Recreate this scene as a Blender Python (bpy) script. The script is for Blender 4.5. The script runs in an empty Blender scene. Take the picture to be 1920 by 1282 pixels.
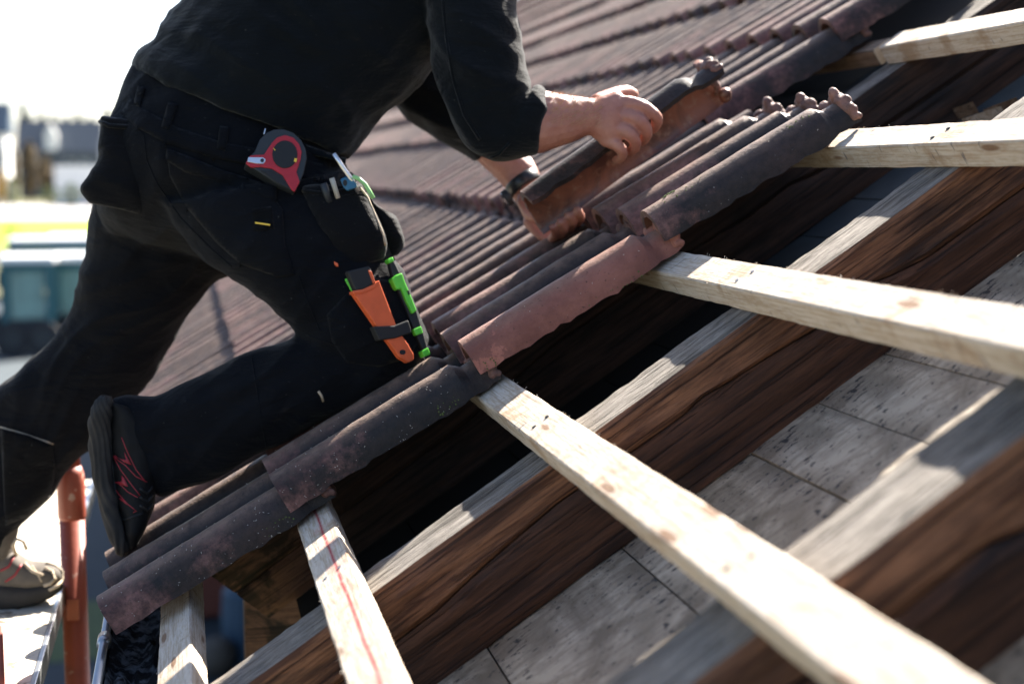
import bpy, bmesh, math, random
import numpy as np
from mathutils import Vector, Matrix, Euler, noise
from mathutils.bvhtree import BVHTree

random.seed(7)
# ------------------------------------------------------------------ camera, world, sun, exposure
THETA = 0.59346                       # roof pitch (34 degrees)
YAW, PITCH, FPX = 0.21382, 0.11364, 2813.1
U = Vector((math.cos(THETA), 0, math.sin(THETA)))      # up the slope
Y = Vector((0, 1, 0))                                  # along the eaves
N = Vector((-math.sin(THETA), 0, math.cos(THETA)))     # roof normal
CAM = Vector((-0.48236, 0.07564, 0.31779))
FW = Vector((math.sin(YAW) * math.cos(PITCH), math.cos(YAW) * math.cos(PITCH), -math.sin(PITCH)))
RT = Vector((math.cos(YAW), -math.sin(YAW), 0))
DN = FW.cross(RT)
GROUND = -4.68
SC = bpy.context.scene
COL = SC.collection

cd = bpy.data.cameras.new('camera'); cam = bpy.data.objects.new('camera', cd); COL.objects.link(cam)
m = Matrix((RT, -DN, -FW)).transposed().to_4x4(); m.translation = CAM
cam.matrix_world = m
cd.sensor_width = 36; cd.lens = FPX / 1920 * 36
cd.clip_start = 0.05; cd.clip_end = 6000
cd.dof.use_dof = True; cd.dof.focus_distance = 2.22; cd.dof.aperture_fstop = 2.8
SC.camera = cam

SUN = (U * 4.4 + Y * 2.9 + N * 1.42).normalized()
elev = math.asin(SUN.z); azi = math.atan2(SUN.x, SUN.y)
W = bpy.data.worlds.new('World'); SC.world = W; W.use_nodes = True
wn = W.node_tree; bg = wn.nodes['Background']
sky = wn.nodes.new('ShaderNodeTexSky'); sky.sky_type = 'NISHITA'; sky.sun_disc = False
sky.sun_elevation = elev; sky.sun_rotation = azi
sky.air_density = .75; sky.dust_density = 1.8; sky.ozone_density = 1.0
wn.links.new(sky.outputs[0], bg.inputs[0]); bg.inputs[1].default_value = 0.062
sl = bpy.data.lights.new('sun', 'SUN'); sl.energy = 5.0; sl.angle = math.radians(0.55); sl.color = (1.0, 0.93, 0.83)
so = bpy.data.objects.new('sun', sl); COL.objects.link(so)
so.rotation_euler = SUN.to_track_quat('Z', 'Y').to_euler(); so.location = (3, 3, 6)
SC.view_settings.view_transform = 'Standard'; SC.view_settings.look = 'None'
SC.view_settings.exposure = 2.55; SC.view_settings.gamma = 1.0
SC.render.engine = 'CYCLES'
SC.cycles.use_denoising = True
SC.cycles.max_bounces = 6

# ------------------------------------------------------------------ helpers
def ray(px, py):
    return RT * ((px - 960) / FPX) + DN * ((py - 641) / FPX) + FW
def onY(px, py, yv):                   # the point of the vertical plane Y=yv that shows at a pixel
    v = ray(px, py); return CAM + v * ((yv - CAM.y) / v.y)
def onP(px, py, n, d):
    v = ray(px, py); return CAM + v * ((d - n.dot(CAM)) / n.dot(v))
def ground_at(px, py): return onP(px, py, Vector((0, 0, 1)), GROUND)
def roofpt(u, y, n): return U * u + Y * y + N * n
def sm(a, b, x):  # smooth step
    t = max(0.0, min(1.0, (x - a) / (b - a))); return t * t * (3 - 2 * t)

def link(o, parent=None):
    COL.objects.link(o)
    if parent is not None: o.parent = parent
    return o
def tag(o, label=None, cat=None, group=None, kind=None):
    if label: o['label'] = label
    if cat: o['category'] = cat
    if group: o['group'] = group
    if kind: o['kind'] = kind
    return o
def empty(name, loc=(0, 0, 0), label=None, cat=None, group=None, kind=None):
    o = bpy.data.objects.new(name, None); o.location = loc; o.empty_display_size = .05
    link(o); return tag(o, label, cat, group, kind)
def meshobj(name, V, F, mat, parent=None, smooth=True, mi=None):
    me = bpy.data.meshes.new(name); me.from_pydata([tuple(v) for v in V], [], F); 
    if isinstance(mat, (list, tuple)):
        for q in mat: me.materials.append(q)
    elif mat: me.materials.append(mat)
    if mi is not None: me.polygons.foreach_set('material_index', mi)
    me.polygons.foreach_set('use_smooth', [smooth] * len(me.polygons)); me.update()
    o = bpy.data.objects.new(name, me); link(o, parent)
    if parent is not None and parent.matrix_world != Matrix():
        pass
    return o
def local(parent, V):                  # world points -> coordinates of a parent Empty that only has a location
    return [Vector(v) - parent.location for v in V] if parent is not None else V

class MB:
    def __init__(s): s.V = []; s.F = []; s.M = []
    def add(s, V, F, mi=0):
        k = len(s.V); s.V += [Vector(v) for v in V]; s.F += [tuple(i + k for i in f) for f in F]; s.M += [mi] * len(F)
    def box(s, c, e, ax=None, mi=0):   # centre, half extents, axes
        a = ax or (Vector((1, 0, 0)), Vector((0, 1, 0)), Vector((0, 0, 1)))
        c = Vector(c); V = [c + a[0] * e[0] * i + a[1] * e[1] * j + a[2] * e[2] * k for i in (-1, 1) for j in (-1, 1) for k in (-1, 1)]
        s.add(V, [(0, 1, 3, 2), (4, 6, 7, 5), (0, 4, 5, 1), (2, 3, 7, 6), (0, 2, 6, 4), (1, 5, 7, 3)], mi)
    def tube(s, pts, r, n=8, cap=True, mi=0):
        pts = [Vector(p) for p in pts]; k0 = len(s.V)
        rr = r if isinstance(r, (list, tuple)) else [r] * len(pts)
        up = Vector((0.13, 0.31, 0.94)).normalized(); V = []; F = []
        for i, p in enumerate(pts):
            t = (pts[min(i + 1, len(pts) - 1)] - pts[max(i - 1, 0)]).normalized()
            a = t.cross(up)
            if a.length < 1e-3: a = t.cross(Vector((1, 0, 0)))
            a.normalize(); b = t.cross(a)
            V += [p + (a * math.cos(q) + b * math.sin(q)) * rr[i] for q in [2 * math.pi * j / n for j in range(n)]]
        for i in range(len(pts) - 1):
            for j in range(n): F.append((i * n + j, i * n + (j + 1) % n, (i + 1) * n + (j + 1) % n, (i + 1) * n + j))
        if cap:
            F.append(tuple(range(n - 1, -1, -1))); F.append(tuple((len(pts) - 1) * n + j for j in range(n)))
        s.add(V, F, mi)
    def ball(s, c, r, n=8, mi=0):
        c = Vector(c); r = r if isinstance(r, (list, tuple)) else (r, r, r); V = []; F = []; m_ = n // 2 + 1
        for i in range(m_ + 1):
            a = math.pi * i / m_
            for j in range(n):
                b = 2 * math.pi * j / n
                V.append(c + Vector((r[0] * math.sin(a) * math.cos(b), r[1] * math.sin(a) * math.sin(b), r[2] * math.cos(a))))
        for i in range(m_):
            for j in range(n): F.append((i * n + j, (i + 1) * n + j, (i + 1) * n + (j + 1) % n, i * n + (j + 1) % n))
        s.add(V, F, mi)
    def build(s, name, mat, parent=None, smooth=False):
        return meshobj(name, local(parent, s.V), s.F, mat, parent, smooth, s.M)

def bevel(o, w, seg=2):
    b = o.modifiers.new('bevel', 'BEVEL'); b.width = w; b.segments = seg; b.limit_method = 'ANGLE'; b.angle_limit = math.radians(40); return o

# ------------------------------------------------------------------ materials
class NT:
    def __init__(s, name):
        s.m = bpy.data.materials.new(name); s.m.use_nodes = True; s.t = s.m.node_tree; s.b = s.t.nodes['Principled BSDF']
        s.tc = s.t.nodes.new('ShaderNodeTexCoord').outputs['Object']
    def n(s, typ, **kw):
        q = s.t.nodes.new(typ)
        for k, v in kw.items(): setattr(q, k, v)
        return q
    def l(s, a, b): s.t.links.new(a, b)
    def mapping(s, sc, src=None, loc=(0, 0, 0), rot=(0, 0, 0)):
        q = s.n('ShaderNodeMapping'); q.inputs['Scale'].default_value = sc; q.inputs['Location'].default_value = loc; q.inputs['Rotation'].default_value = rot
        s.l(src or s.tc, q.inputs[0]); return q.outputs[0]
    def noise(s, scale, vec=None, detail=4, rough=.6, dist=0.0):
        q = s.n('ShaderNodeTexNoise'); q.inputs['Scale'].default_value = scale; q.inputs['Detail'].default_value = detail
        q.inputs['Roughness'].default_value = rough; q.inputs['Distortion'].default_value = dist
        s.l(vec or s.tc, q.inputs['Vector']); return q.outputs[0]
    def ramp(s, fac, stops, interp='LINEAR'):
        q = s.n('ShaderNodeValToRGB'); q.color_ramp.interpolation = interp; e = q.color_ramp.elements
        while len(e) < len(stops): e.new(0.5)
        for i, (p, c) in enumerate(stops):
            e[i].position = p; c = c if isinstance(c, (tuple, list)) else (c, c, c); e[i].color = (*c, 1)
        s.l(fac, q.inputs[0]); return q.outputs[0]
    def mix(s, fac, a, b, mode='MIX'):
        q = s.n('ShaderNodeMix', data_type='RGBA', blend_type=mode)
        for k, v in ((0, fac), (6, a), (7, b)):
            if isinstance(v, (int, float)): q.inputs[k].default_value = v
            elif isinstance(v, (tuple, list)): q.inputs[k].default_value = (*v, 1)
            else: s.l(v, q.inputs[k])
        return q.outputs[2]
    def math(s, op, a, b=0.0, clamp=False):
        q = s.n('ShaderNodeMath', operation=op, use_clamp=clamp)
        for k, v in ((0, a), (1, b)):
            if isinstance(v, (int, float)): q.inputs[k].default_value = v
            else: s.l(v, q.inputs[k])
        return q.outputs[0]
    def sep(s, v):
        q = s.n('ShaderNodeSeparateXYZ'); s.l(v, q.inputs[0]); return q.outputs
    def attr(s, name):
        q = s.n('ShaderNodeAttribute', attribute_name=name); return q.outputs['Fac']
    def rnd(s): return s.n('ShaderNodeObjectInfo').outputs['Random']
    def out(s, col=None, rough=.8, bump=None, bstr=.3, bdist=.002, metal=0, spec=.3, sheen=0, **kw):
        if col is not None:
            if isinstance(col, (tuple, list)): s.b.inputs['Base Color'].default_value = (*col, 1)
            else: s.l(col, s.b.inputs['Base Color'])
        if isinstance(rough, (int, float)): s.b.inputs['Roughness'].default_value = rough
        else: s.l(rough, s.b.inputs['Roughness'])
        s.b.inputs['Metallic'].default_value = metal; s.b.inputs['Specular IOR Level'].default_value = spec
        if sheen: s.b.inputs['Sheen Weight'].default_value = sheen; s.b.inputs['Sheen Roughness'].default_value = .45
        for k, v in kw.items(): s.b.inputs[k].default_value = v
        if bump is not None:
            q = s.n('ShaderNodeBump'); q.inputs['Strength'].default_value = bstr; q.inputs['Distance'].default_value = bdist
            s.l(bump, q.inputs['Height']); s.l(q.outputs[0], s.b.inputs['Normal'])
        return s.m

def simple(name, col, rough=.6, metal=0, spec=.4, var=.25, sc=30, bstr=.15):
    t = NT(name); nz = t.noise(sc)
    c = t.mix(nz, tuple(c * (1 - var) for c in col), tuple(min(1, c * (1 + var)) for c in col))
    return t.out(c, rough, nz, bstr, .001, metal, spec)

def m_tile(name, clean=False):
    t = NT(name); tu = t.attr('tu'); r = t.math('FRACT', t.math('ADD', t.rnd(), t.attr('rnd')))
    off = t.n('ShaderNodeVectorMath', operation='ADD'); t.l(t.tc, off.inputs[0])
    cx = t.n('ShaderNodeCombineXYZ'); t.l(t.math('MULTIPLY', r, 37.0), cx.inputs[0]); t.l(t.math('MULTIPLY', r, 11.0), cx.inputs[1]); t.l(cx.outputs[0], off.inputs[1])
    v = off.outputs[0]
    n1 = t.noise(9, v, 6, .68); n2 = t.noise(40, v, 6, .75); n3 = t.noise(190, v, 3, .6); n4 = t.noise(5, v, 2)
    clay = t.mix(n2, (.17, .075, .062), (.27, .145, .125)) if not clean else t.mix(n2, (.33, .115, .080), (.42, .180, .135))
    clay = t.mix(t.ramp(n1, [(.42, 0.), (.58, 1.)]), clay, (.115, .050, .044) if not clean else (.25, .090, .065))
    alg = t.mix(n2, (.0085, .0088, .0100), (.036, .028, .026))
    alg = t.mix(t.ramp(n4, [(.45, 0.), (.7, 1.)]), alg, (.050, .032, .029))
    # lichen-dark film: more towards the head, less at the washed lower end; some tiles stay clean
    f = t.math('ADD', t.math('MULTIPLY', tu, 1.5), t.math('MULTIPLY', t.math('SUBTRACT', n1, .5), 2.6))
    f = t.math('ADD', f, t.math('MULTIPLY', r, 1.1))
    f = t.math('ADD', f, t.math('MULTIPLY', t.math('SUBTRACT', n2, .5), 1.2))
    f = t.ramp(f, [(.42, 0.), (1.0, 1.)]) if not clean else t.ramp(f, [(.95, 0.), (1.0, .35)])
    col = t.mix(f, clay, alg)
    if not clean: col = t.mix(t.ramp(t.noise(75, v, 5, .7), [(.35, .55), (.6, 0.)]), col, (.006, .007, .008))
    rd = t.attr('ridge')
    col = t.mix(t.math('MULTIPLY', t.math('MULTIPLY', rd, .62), t.ramp(n2, [(.36, .25), (.60, 1.)])), col, (.27, .175, .130))  # lighter ridge tops: sun highlight painted in together with the dust
    col = t.mix(t.ramp(n3, [(.64, 0.), (.72, .7)]), col, (.012, .012, .013))
    col = t.mix(t.ramp(t.noise(260, v, 2), [(.73, 0.), (.76, .5)]), col, (.22, .21, .19))
    bmp = t.math('ADD', t.math('MULTIPLY', n2, .8), t.math('MULTIPLY', n3, .5))
    return t.out(col, t.ramp(n2, [(.3, .42), (.7, .7)]), bmp, .9, .0022, spec=.22, sheen=.05)

def wood(name, a, b, dark, grain_axis=0, stain=.5, rough=.75, sc=1.0, bstr=.4, stainscale=4, tail=None):
    t = NT(name); st = [1, 1, 1]; st = [14 * sc] * 3; st[grain_axis] = .9 * sc
    r = t.rnd(); off = t.n('ShaderNodeVectorMath', operation='ADD'); cx = t.n('ShaderNodeCombineXYZ')
    t.l(t.math('MULTIPLY', r, 23.0), cx.inputs[0]); t.l(t.math('MULTIPLY', r, 5.0), cx.inputs[2]); t.l(t.tc, off.inputs[0]); t.l(cx.outputs[0], off.inputs[1]); v = off.outputs[0]
    g1 = t.noise(8, t.mapping(tuple(st), v), 6, .65, .5); g2 = t.noise(34, t.mapping(tuple(st), v), 4, .6)
    s1 = t.noise(stainscale, v, 5, .62, .4)
    st2 = [5.] * 3; st2[grain_axis] = 1.4
    s2 = t.noise(3.2, t.mapping(tuple(st2), v), 4, .55, .5)
    c = t.mix(t.ramp(g1, [(.40, 0.), (.62, 1.)]), a, b)
    c = t.mix(t.math('MULTIPLY', t.ramp(s2, [(.36, 1.), (.50, 0.)]), t.ramp(g1, [(.35, 1.), (.62, .45)])), c, dark)
    if tail:
        sx = t.sep(t.tc); c = t.mix(t.math('MULTIPLY', t.ramp(t.math('ADD', sx[0], t.math('MULTIPLY', t.math('SUBTRACT', s1, .5), .5)), [(.12, 1.), (.26, 0.)]), t.ramp(t.noise(11, v, 5, .6, .6), [(.44, 0.), (.52, 1.)])), c, tail)
    c = t.mix(t.ramp(s1, [(.62, 0.), (.74, stain)]), c, tuple(q * .6 for q in dark))
    c = t.mix(t.ramp(g2, [(.55, 0.), (.66, .65)]), c, tuple(q * .55 for q in a))
    s3 = [70.] * 3; s3[grain_axis] = .8
    g3 = t.noise(3, t.mapping(tuple(s3), v), 3, .5, .15); g4 = t.noise(9, t.mapping(tuple(s3), v), 2, .5)
    c = t.mix(t.ramp(g3, [(.60, 0.), (.635, .85)]), c, tuple(q * .3 for q in a)); c = t.mix(t.ramp(g4, [(.56, 0.), (.64, .5)]), c, tuple(q * .45 for q in a))
    h = t.math('ADD', g1, t.math('SUBTRACT', t.math('MULTIPLY', g2, .7), t.math('MULTIPLY', t.ramp(g3, [(.58, 0.), (.64, 1.)]), 1.2)))
    return t.out(c, rough, h, bstr, .0025, spec=.25)

def pine(name, redline=False):
    t = NT(name); r = t.rnd(); off = t.n('ShaderNodeVectorMath', operation='ADD'); cx = t.n('ShaderNodeCombineXYZ')
    t.l(t.math('MULTIPLY', r, 19.0), cx.inputs[1]); t.l(t.math('MULTIPLY', r, 7.0), cx.inputs[2]); t.l(t.tc, off.inputs[0]); t.l(cx.outputs[0], off.inputs[1]); v = off.outputs[0]
    g = t.noise(6, t.mapping((26, 1.0, 26), v), 5, .6, 1.0); fib = t.noise(30, t.mapping((8, 1.2, 8), v), 3, .7)
    saw = t.noise(9, t.mapping((2, 14, 2), v, rot=(0, 0, .5)), 3, .6)
    blot = t.noise(7, v, 4, .65)
    c = t.mix(t.ramp(g, [(.42, 0.), (.60, 1.)]), (.50, .43, .345), (.36, .285, .205))
    c = t.mix(t.ramp(fib, [(.3, .5), (.6, 0.)]), c, (.62, .59, .55))
    c = t.mix(t.ramp(blot, [(.58, 0.), (.66, .65)]), c, (.27, .17, .09))
    c = t.mix(t.ramp(saw, [(.62, 0.), (.68, .45)]), c, (.42, .32, .24))
    vo = t.n('ShaderNodeTexVoronoi'); vo.inputs['Scale'].default_value = 1.0; t.l(t.mapping((26, 5.5, 26), v), vo.inputs['Vector'])
    c = t.mix(t.ramp(vo.outputs['Distance'], [(.11, .85), (.17, 0.)]), c, (.16, .08, .04)); c = t.mix(t.ramp(vo.outputs['Distance'], [(.16, .0), (.20, .35), (.30, 0.)]), c, (.30, .19, .11))
    ln = t.noise(5, t.mapping((60, 1.1, 60), v), 3, .5, .3); c = t.mix(t.ramp(ln, [(.56, 0.), (.64, .5)]), c, (.27, .19, .125))
    # short dark scuffs left by old tiles
    sc = t.noise(26, t.mapping((1.0, 5.0, 1), v), 2, .5)
    c = t.mix(t.ramp(sc, [(.68, 0.), (.71, .75)]), c, (.10, .10, .11))
    if redline:
        sx = t.sep(t.tc); wob = t.math('MULTIPLY', t.math('SUBTRACT', t.noise(6), .5), .006)
        d = t.math('ABSOLUTE', t.math('ADD', t.math('ADD', sx[0], .0), t.math('ADD', wob, -.002)))
        ln = t.ramp(d, [(.0012, 1.), (.0022, 0.)])
        c = t.mix(t.math('MULTIPLY', ln, t.ramp(t.noise(40), [(.3, .55), (.5, 1.)])), c, (.30, .02, .03))
        c = t.mix(t.math('MULTIPLY', t.ramp(d, [(.008, .5), (.018, 0.)]), t.ramp(t.noise(14), [(.52, 0.), (.62, .8)])), c, (.45, .16, .13))
    h = t.math('ADD', g, t.math('ADD', fib, saw))
    return t.out(c, .78, h, .5, .0014, spec=.2)

def cloth(name, a, b, sheen=.35, fuzz=900):
    t = NT(name); n1 = t.noise(6, detail=5); n2 = t.noise(fuzz, detail=2); n3 = t.noise(60, t.mapping((1, 1, 3)), 4)
    c = t.mix(t.ramp(n1, [(.35, 0.), (.7, 1.)]), a, b)
    c = t.mix(t.ramp(t.noise(35, detail=5), [(.66, 0.), (.74, .35)]), c, (.022, .019, .016))
    c = t.mix(t.ramp(t.noise(230, detail=1), [(.77, 0.), (.79, .5)]), c, (.10, .10, .09))
    h = t.math('ADD', t.math('MULTIPLY', n3, 1.0), t.math('MULTIPLY', n2, .35))
    return t.out(c, .8, t.math('ADD', h, t.math('MULTIPLY', t.noise(9, t.mapping((1, 1, 2.0)), 2.5, .5, 1.2), 5.0)), .6, .004, spec=.09, sheen=sheen)

M = {}
M['tile'] = m_tile('weathered_clay'); M['tile_clean'] = m_tile('washed_red_clay', True)
t = NT('bare_clay_underside'); n1 = t.noise(10, detail=5); n2 = t.noise(60, detail=4)
c = t.mix(t.ramp(n1, [(.35, 0.), (.68, 1.)]), (.20, .095, .062), (.085, .040, .030)); c = t.mix(t.ramp(n2, [(.55, 0.), (.75, .6)]), c, (.26, .165, .115))
M['clay_under'] = t.out(c, .62, n2, .4, .002, spec=.4)
t = NT('rust_red_underside'); n1 = t.noise(12, detail=6, dist=1.0); n2 = t.noise(60, detail=4)
c = t.mix(t.ramp(n1, [(.38, 0.), (.62, 1.)]), (.20, .070, .036), (.060, .021, .014)); c = t.mix(t.ramp(n2, [(.55, 0.), (.7, .6)]), c, (.24, .15, .10))
M['rust'] = t.out(c, t.ramp(n1, [(.4, .55), (.65, .3)]), n2, .6, .002, spec=.5)
M['pine'] = pine('fresh_sawn_pine'); M['pine_red'] = pine('fresh_sawn_pine_marked', True)
M['endgrain'] = simple('pine_end_grain', (.50, .37, .24), .85, var=.3, sc=120)
M['oldbatten'] = wood('old_batten', (.20, .13, .085), (.30, .22, .16), (.07, .045, .03), 1, .4)
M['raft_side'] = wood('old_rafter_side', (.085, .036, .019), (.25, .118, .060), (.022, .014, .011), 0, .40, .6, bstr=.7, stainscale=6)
M['raft_dark'] = wood('shade_dark_rafter_side', (.020, .0125, .0095), (.050, .027, .018), (.005, .005, .005), 0, .7, .7, bstr=.5, tail=(.12, .060, .040))  # deep shade of the bay painted in as near-black; tail stays brown
M['shade_black'] = simple('attic_shade_black', (.006, .007, .008), .9, var=.3)  # black colour standing for the shade in covered bays and gaps
M['board_dark'] = simple('shade_dark_board', (.028, .040, .048), .8, var=.4, sc=14)  # board colour darkened for the shade under the tiles
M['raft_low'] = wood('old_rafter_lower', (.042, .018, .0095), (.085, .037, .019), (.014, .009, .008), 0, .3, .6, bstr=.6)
M['raft_top'] = wood('weathered_rafter_top', (.15, .13, .11), (.34, .305, .265), (.07, .06, .05), 0, .42, .9, sc=2.6, bstr=1.0, stainscale=16)
t = NT('sheathing_board'); n1 = t.noise(7, detail=6, dist=1.2); n2 = t.noise(62, t.mapping((1, 1.5, 1)), 4, .6); n3 = t.noise(3.2, detail=3)
c = t.mix(t.ramp(n1, [(.40, 0.), (.60, 1.)]), (.165, .135, .100), (.41, .35, .275))
c = t.mix(t.ramp(t.noise(4, t.mapping((3, 14, 3)), 5, .6, 1.4), [(.42, .6), (.55, 0.)]), c, (.17, .135, .10)); c = t.mix(t.ramp(n3, [(.48, 0.), (.62, .75)]), c, (.13, .095, .07))
n2 = t.math('ADD', n2, t.math('MULTIPLY', t.math('SUBTRACT', t.noise(6, detail=3), .5), .30))
c = t.mix(t.ramp(n2, [(.60, 0.), (.625, .95)]), c, (.03, .028, .03)); c = t.mix(t.ramp(t.noise(150, detail=2), [(.66, 0.), (.70, .8)]), c, (.04, .035, .035))
M['board'] = t.out(c, .7, t.math('ADD', n1, t.math('MULTIPLY', t.noise(90), .4)), .35, .003, spec=.35)
M['trouser'] = cloth('black_work_trousers', (.0020, .0026, .0042), (.0046, .0056, .0080), .04)
M['shirt'] = cloth('dark_navy_sweatshirt', (.0018, .0032, .0048), (.0034, .0054, .0076), .15)
M['pouch'] = cloth('black_canvas_pouch', (.0024, .0028, .0038), (.0052, .0055, .0068), .11)
M['kneepad'] = cloth('black_kneepad_fabric', (.0013, .0015, .0021), (.0024, .0027, .0035), .09)
t = NT('skin'); n1 = t.noise(14, detail=5); n2 = t.noise(140, detail=4)
c = t.mix(t.ramp(n1, [(.35, 0.), (.65, 1.)]), (.41, .195, .140), (.31, .125, .095)); c = t.mix(t.ramp(n2, [(.5, 0.), (.75, .4)]), c, (.24, .09, .065))
M['skin'] = t.out(c, .48, t.math('ADD', n2, t.noise(420)), .4, .0009, spec=.45); t.b.inputs['Subsurface Weight'].default_value = .12; t.b.inputs['Subsurface Radius'].default_value = (.008, .003, .002); t.b.inputs['Subsurface Scale'].default_value = .6
M['hair'] = simple('brown_hair', (.09, .05, .03), .5); M['armhair'] = simple('fair_arm_hair', (.45, .30, .18), .4)
M['eye'] = simple('eye_white', (.7, .68, .64), .2, var=.02); M['iris'] = simple('iris_blue', (.08, .12, .18), .2)
M['sole'] = simple('grey_rubber_sole', (.034, .031, .028), .9, var=.7, sc=25, spec=.15, bstr=.4)
M['shoe'] = simple('black_shoe_leather', (.0065, .0062, .0062), .7, spec=.2, var=.5, sc=40, bstr=.4)
M['shoered'] = simple('red_shoe_trim', (.26, .014, .022), .5, var=.1); M['dusty'] = simple('dusty_grey_shoe_mesh', (.085, .072, .060), .85, var=.4, sc=60, bstr=.5)
M['lace'] = simple('beige_lace', (.40, .32, .23), .8, sc=90)
M['red'] = simple('red_plastic', (.36, .014, .024), .42, var=.2, sc=90); M['blackp'] = simple('black_rubber', (.008, .009, .010), .62, var=.25, sc=80)
M['greyp'] = simple('dark_grey_plastic', (.018, .022, .026), .5, var=.2); M['steel'] = simple('brushed_steel', (.62, .63, .65), .3, .9, .5, .08)
M['orange'] = simple('orange_plastic', (.62, .105, .03), .45, var=.22, sc=45); M['green'] = simple('lime_green_plastic', (.11, .55, .04), .4, var=.2, sc=60)
M['greenr'] = simple('pale_green_rubber', (.25, .52, .20), .5, var=.1); M['blue'] = simple('blue_plastic', (.012, .10, .19), .4, var=.1)
M['cream'] = simple('cream_plastic', (.40, .37, .31), .5, var=.05); M['yellow'] = simple('yellow_print', (.75, .48, .05), .5, var=.05)
M['watch'] = simple('black_watch', (.015, .017, .02), .35); M['glass'] = simple('dark_glass', (.02, .03, .035), .08, 0, .8, .05)
t = NT('rusty_orange_steel'); n1 = t.noise(10, detail=5); n2 = t.noise(50, detail=4)
c = t.mix(t.ramp(n1, [(.4, 0.), (.66, 1.)]), (.30, .058, .028), (.20, .045, .025)); c = t.mix(t.ramp(n2, [(.63, 0.), (.7, .8)]), c, (.42, .30, .24))
M['pole'] = t.out(c, .5, n2, .3, .001, .0, .5)
t = NT('mortar_splashed_plank'); n1 = t.noise(22, detail=5); n2 = t.noise(8, detail=3)
c = t.mix(t.ramp(n1, [(.56, 0.), (.63, .9)]), (.52, .47, .38), (.12, .08, .05)); c = t.mix(t.ramp(n2, [(.5, 0.), (.7, .5)]), c, (.38, .33, .27))
M['plank'] = t.out(c, .8, n1, .4, .002, spec=.3)
M['zinc'] = simple('zinc', (.42, .43, .44), .32, .85, .5, .2, 20); t = NT('gutter_dirt'); n1 = t.noise(45, detail=6); M['dirt'] = t.out(t.mix(t.ramp(n1, [(.48, 0.), (.62, 1.)]), (.008, .008, .009), (.085, .095, .105)), .95, n1, 1.0, .006, spec=.1)
M['fleck'] = simple('sawdust', (.5, .47, .42), .8, var=.1); M['moss'] = simple('moss', (.08, .11, .03), .95, var=.5, sc=200)
M['brick'] = simple('grey_brick_wall', (.11, .10, .09), .9, sc=8)
M['asphalt'] = simple('asphalt_yard', (.030, .042, .050), .85, var=.3, sc=3); M['road'] = simple('pale_road', (.32, .31, .30), .85, var=.1, sc=.5)
t = NT('lawn_and_fields'); n1 = t.noise(.06, detail=4); n2 = t.noise(1.2, detail=4)
c = t.mix(t.ramp(n1, [(.4, 0.), (.6, 1.)]), (.10, .10, .05), (.15, .135, .085)); c = t.mix(n2, c, (.09, .095, .045)); M['grass'] = t.out(c, .95, n2, .5, .03, spec=.1)
M['lawn'] = simple('bright_lawn', (.22, .30, .03), .95, spec=.1, var=.2, sc=.8)
M['teal'] = simple('teal_paint', (.006, .085, .105), .35, var=.12, sc=4); M['white'] = simple('white_paint', (.74, .75, .75), .3, var=.03, sc=2)
M['cabglass'] = simple('dusty_tinted_glass', (.17, .28, .25), .3, 0, .5, .6, 2); M['tyre'] = simple('tyre_rubber', (.022, .022, .024), .8, var=.3)
M['navy'] = simple('navy_cladding', (.022, .05, .085), .6, var=.1, sc=3); M['slate'] = simple('slate_roof', (.06, .075, .095), .6, var=.25, sc=2)
M['render'] = simple('white_render', (.66, .66, .64), .85, var=.06, sc=1.5); M['window'] = simple('window_glass', (.05, .07, .09), .1, 0, .8, .2)
M['leafbrown'] = simple('autumn_foliage', (.14, .10, .055), .8, var=.5, sc=2); M['leafgreen'] = simple('green_foliage', (.06, .09, .025), .8, var=.5, sc=2)
M['leafdark'] = simple('dark_conifer_foliage', (.025, .04, .03), .8, var=.4, sc=2); M['bark'] = simple('bark', (.09, .07, .05), .9, var=.4, sc=8)
M['leafyellow'] = simple('yellow_foliage', (.40, .24, .03), .8, var=.4, sc=2); M['container'] = simple('orange_red_paint', (.13, .035, .022), .5, var=.1, sc=3)

ROT = Euler((0, -THETA, 0))
# ------------------------------------------------------------------ ground and far setting
def sheet(name, x0, x1, y0, y1, z, mat, nx=1, ny=1):
    V = [(x0 + (x1 - x0) * i / nx, y0 + (y1 - y0) * j / ny, z) for j in range(ny + 1) for i in range(nx + 1)]
    F = [(j * (nx + 1) + i, j * (nx + 1) + i + 1, (j + 1) * (nx + 1) + i + 1, (j + 1) * (nx + 1) + i) for j in range(ny) for i in range(nx)]
    return tag(meshobj(name, V, F, mat, None, False), kind='structure')
sheet('ground', -2500, 2500, -300, 4500, GROUND, M['grass'], 8, 8)
tag(sheet('yard', -18, 8, 2, 62, GROUND + .004, M['asphalt']), 'blue grey asphalt yard beside the house')
tag(sheet('lawn', -30, 4, 105, 158, GROUND + .004, M['lawn']), 'bright sunlit lawn beyond the parked machines')
tag(sheet('road', -140, 90, 162, 232, GROUND + .008, M['road']), 'pale sunlit road beyond the lawn')
tag(sheet('verge', -6, -1.3, 15.6, 17.8, GROUND + .012, M['leafgreen']), 'strip of grass at the edge of the yard')

def box_part(name, c, e, mat, parent, bev=0, ax=None):
    b = MB(); b.box(c, e, ax); o = b.build(name, mat, parent)
    return bevel(o, bev) if bev else o

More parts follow.
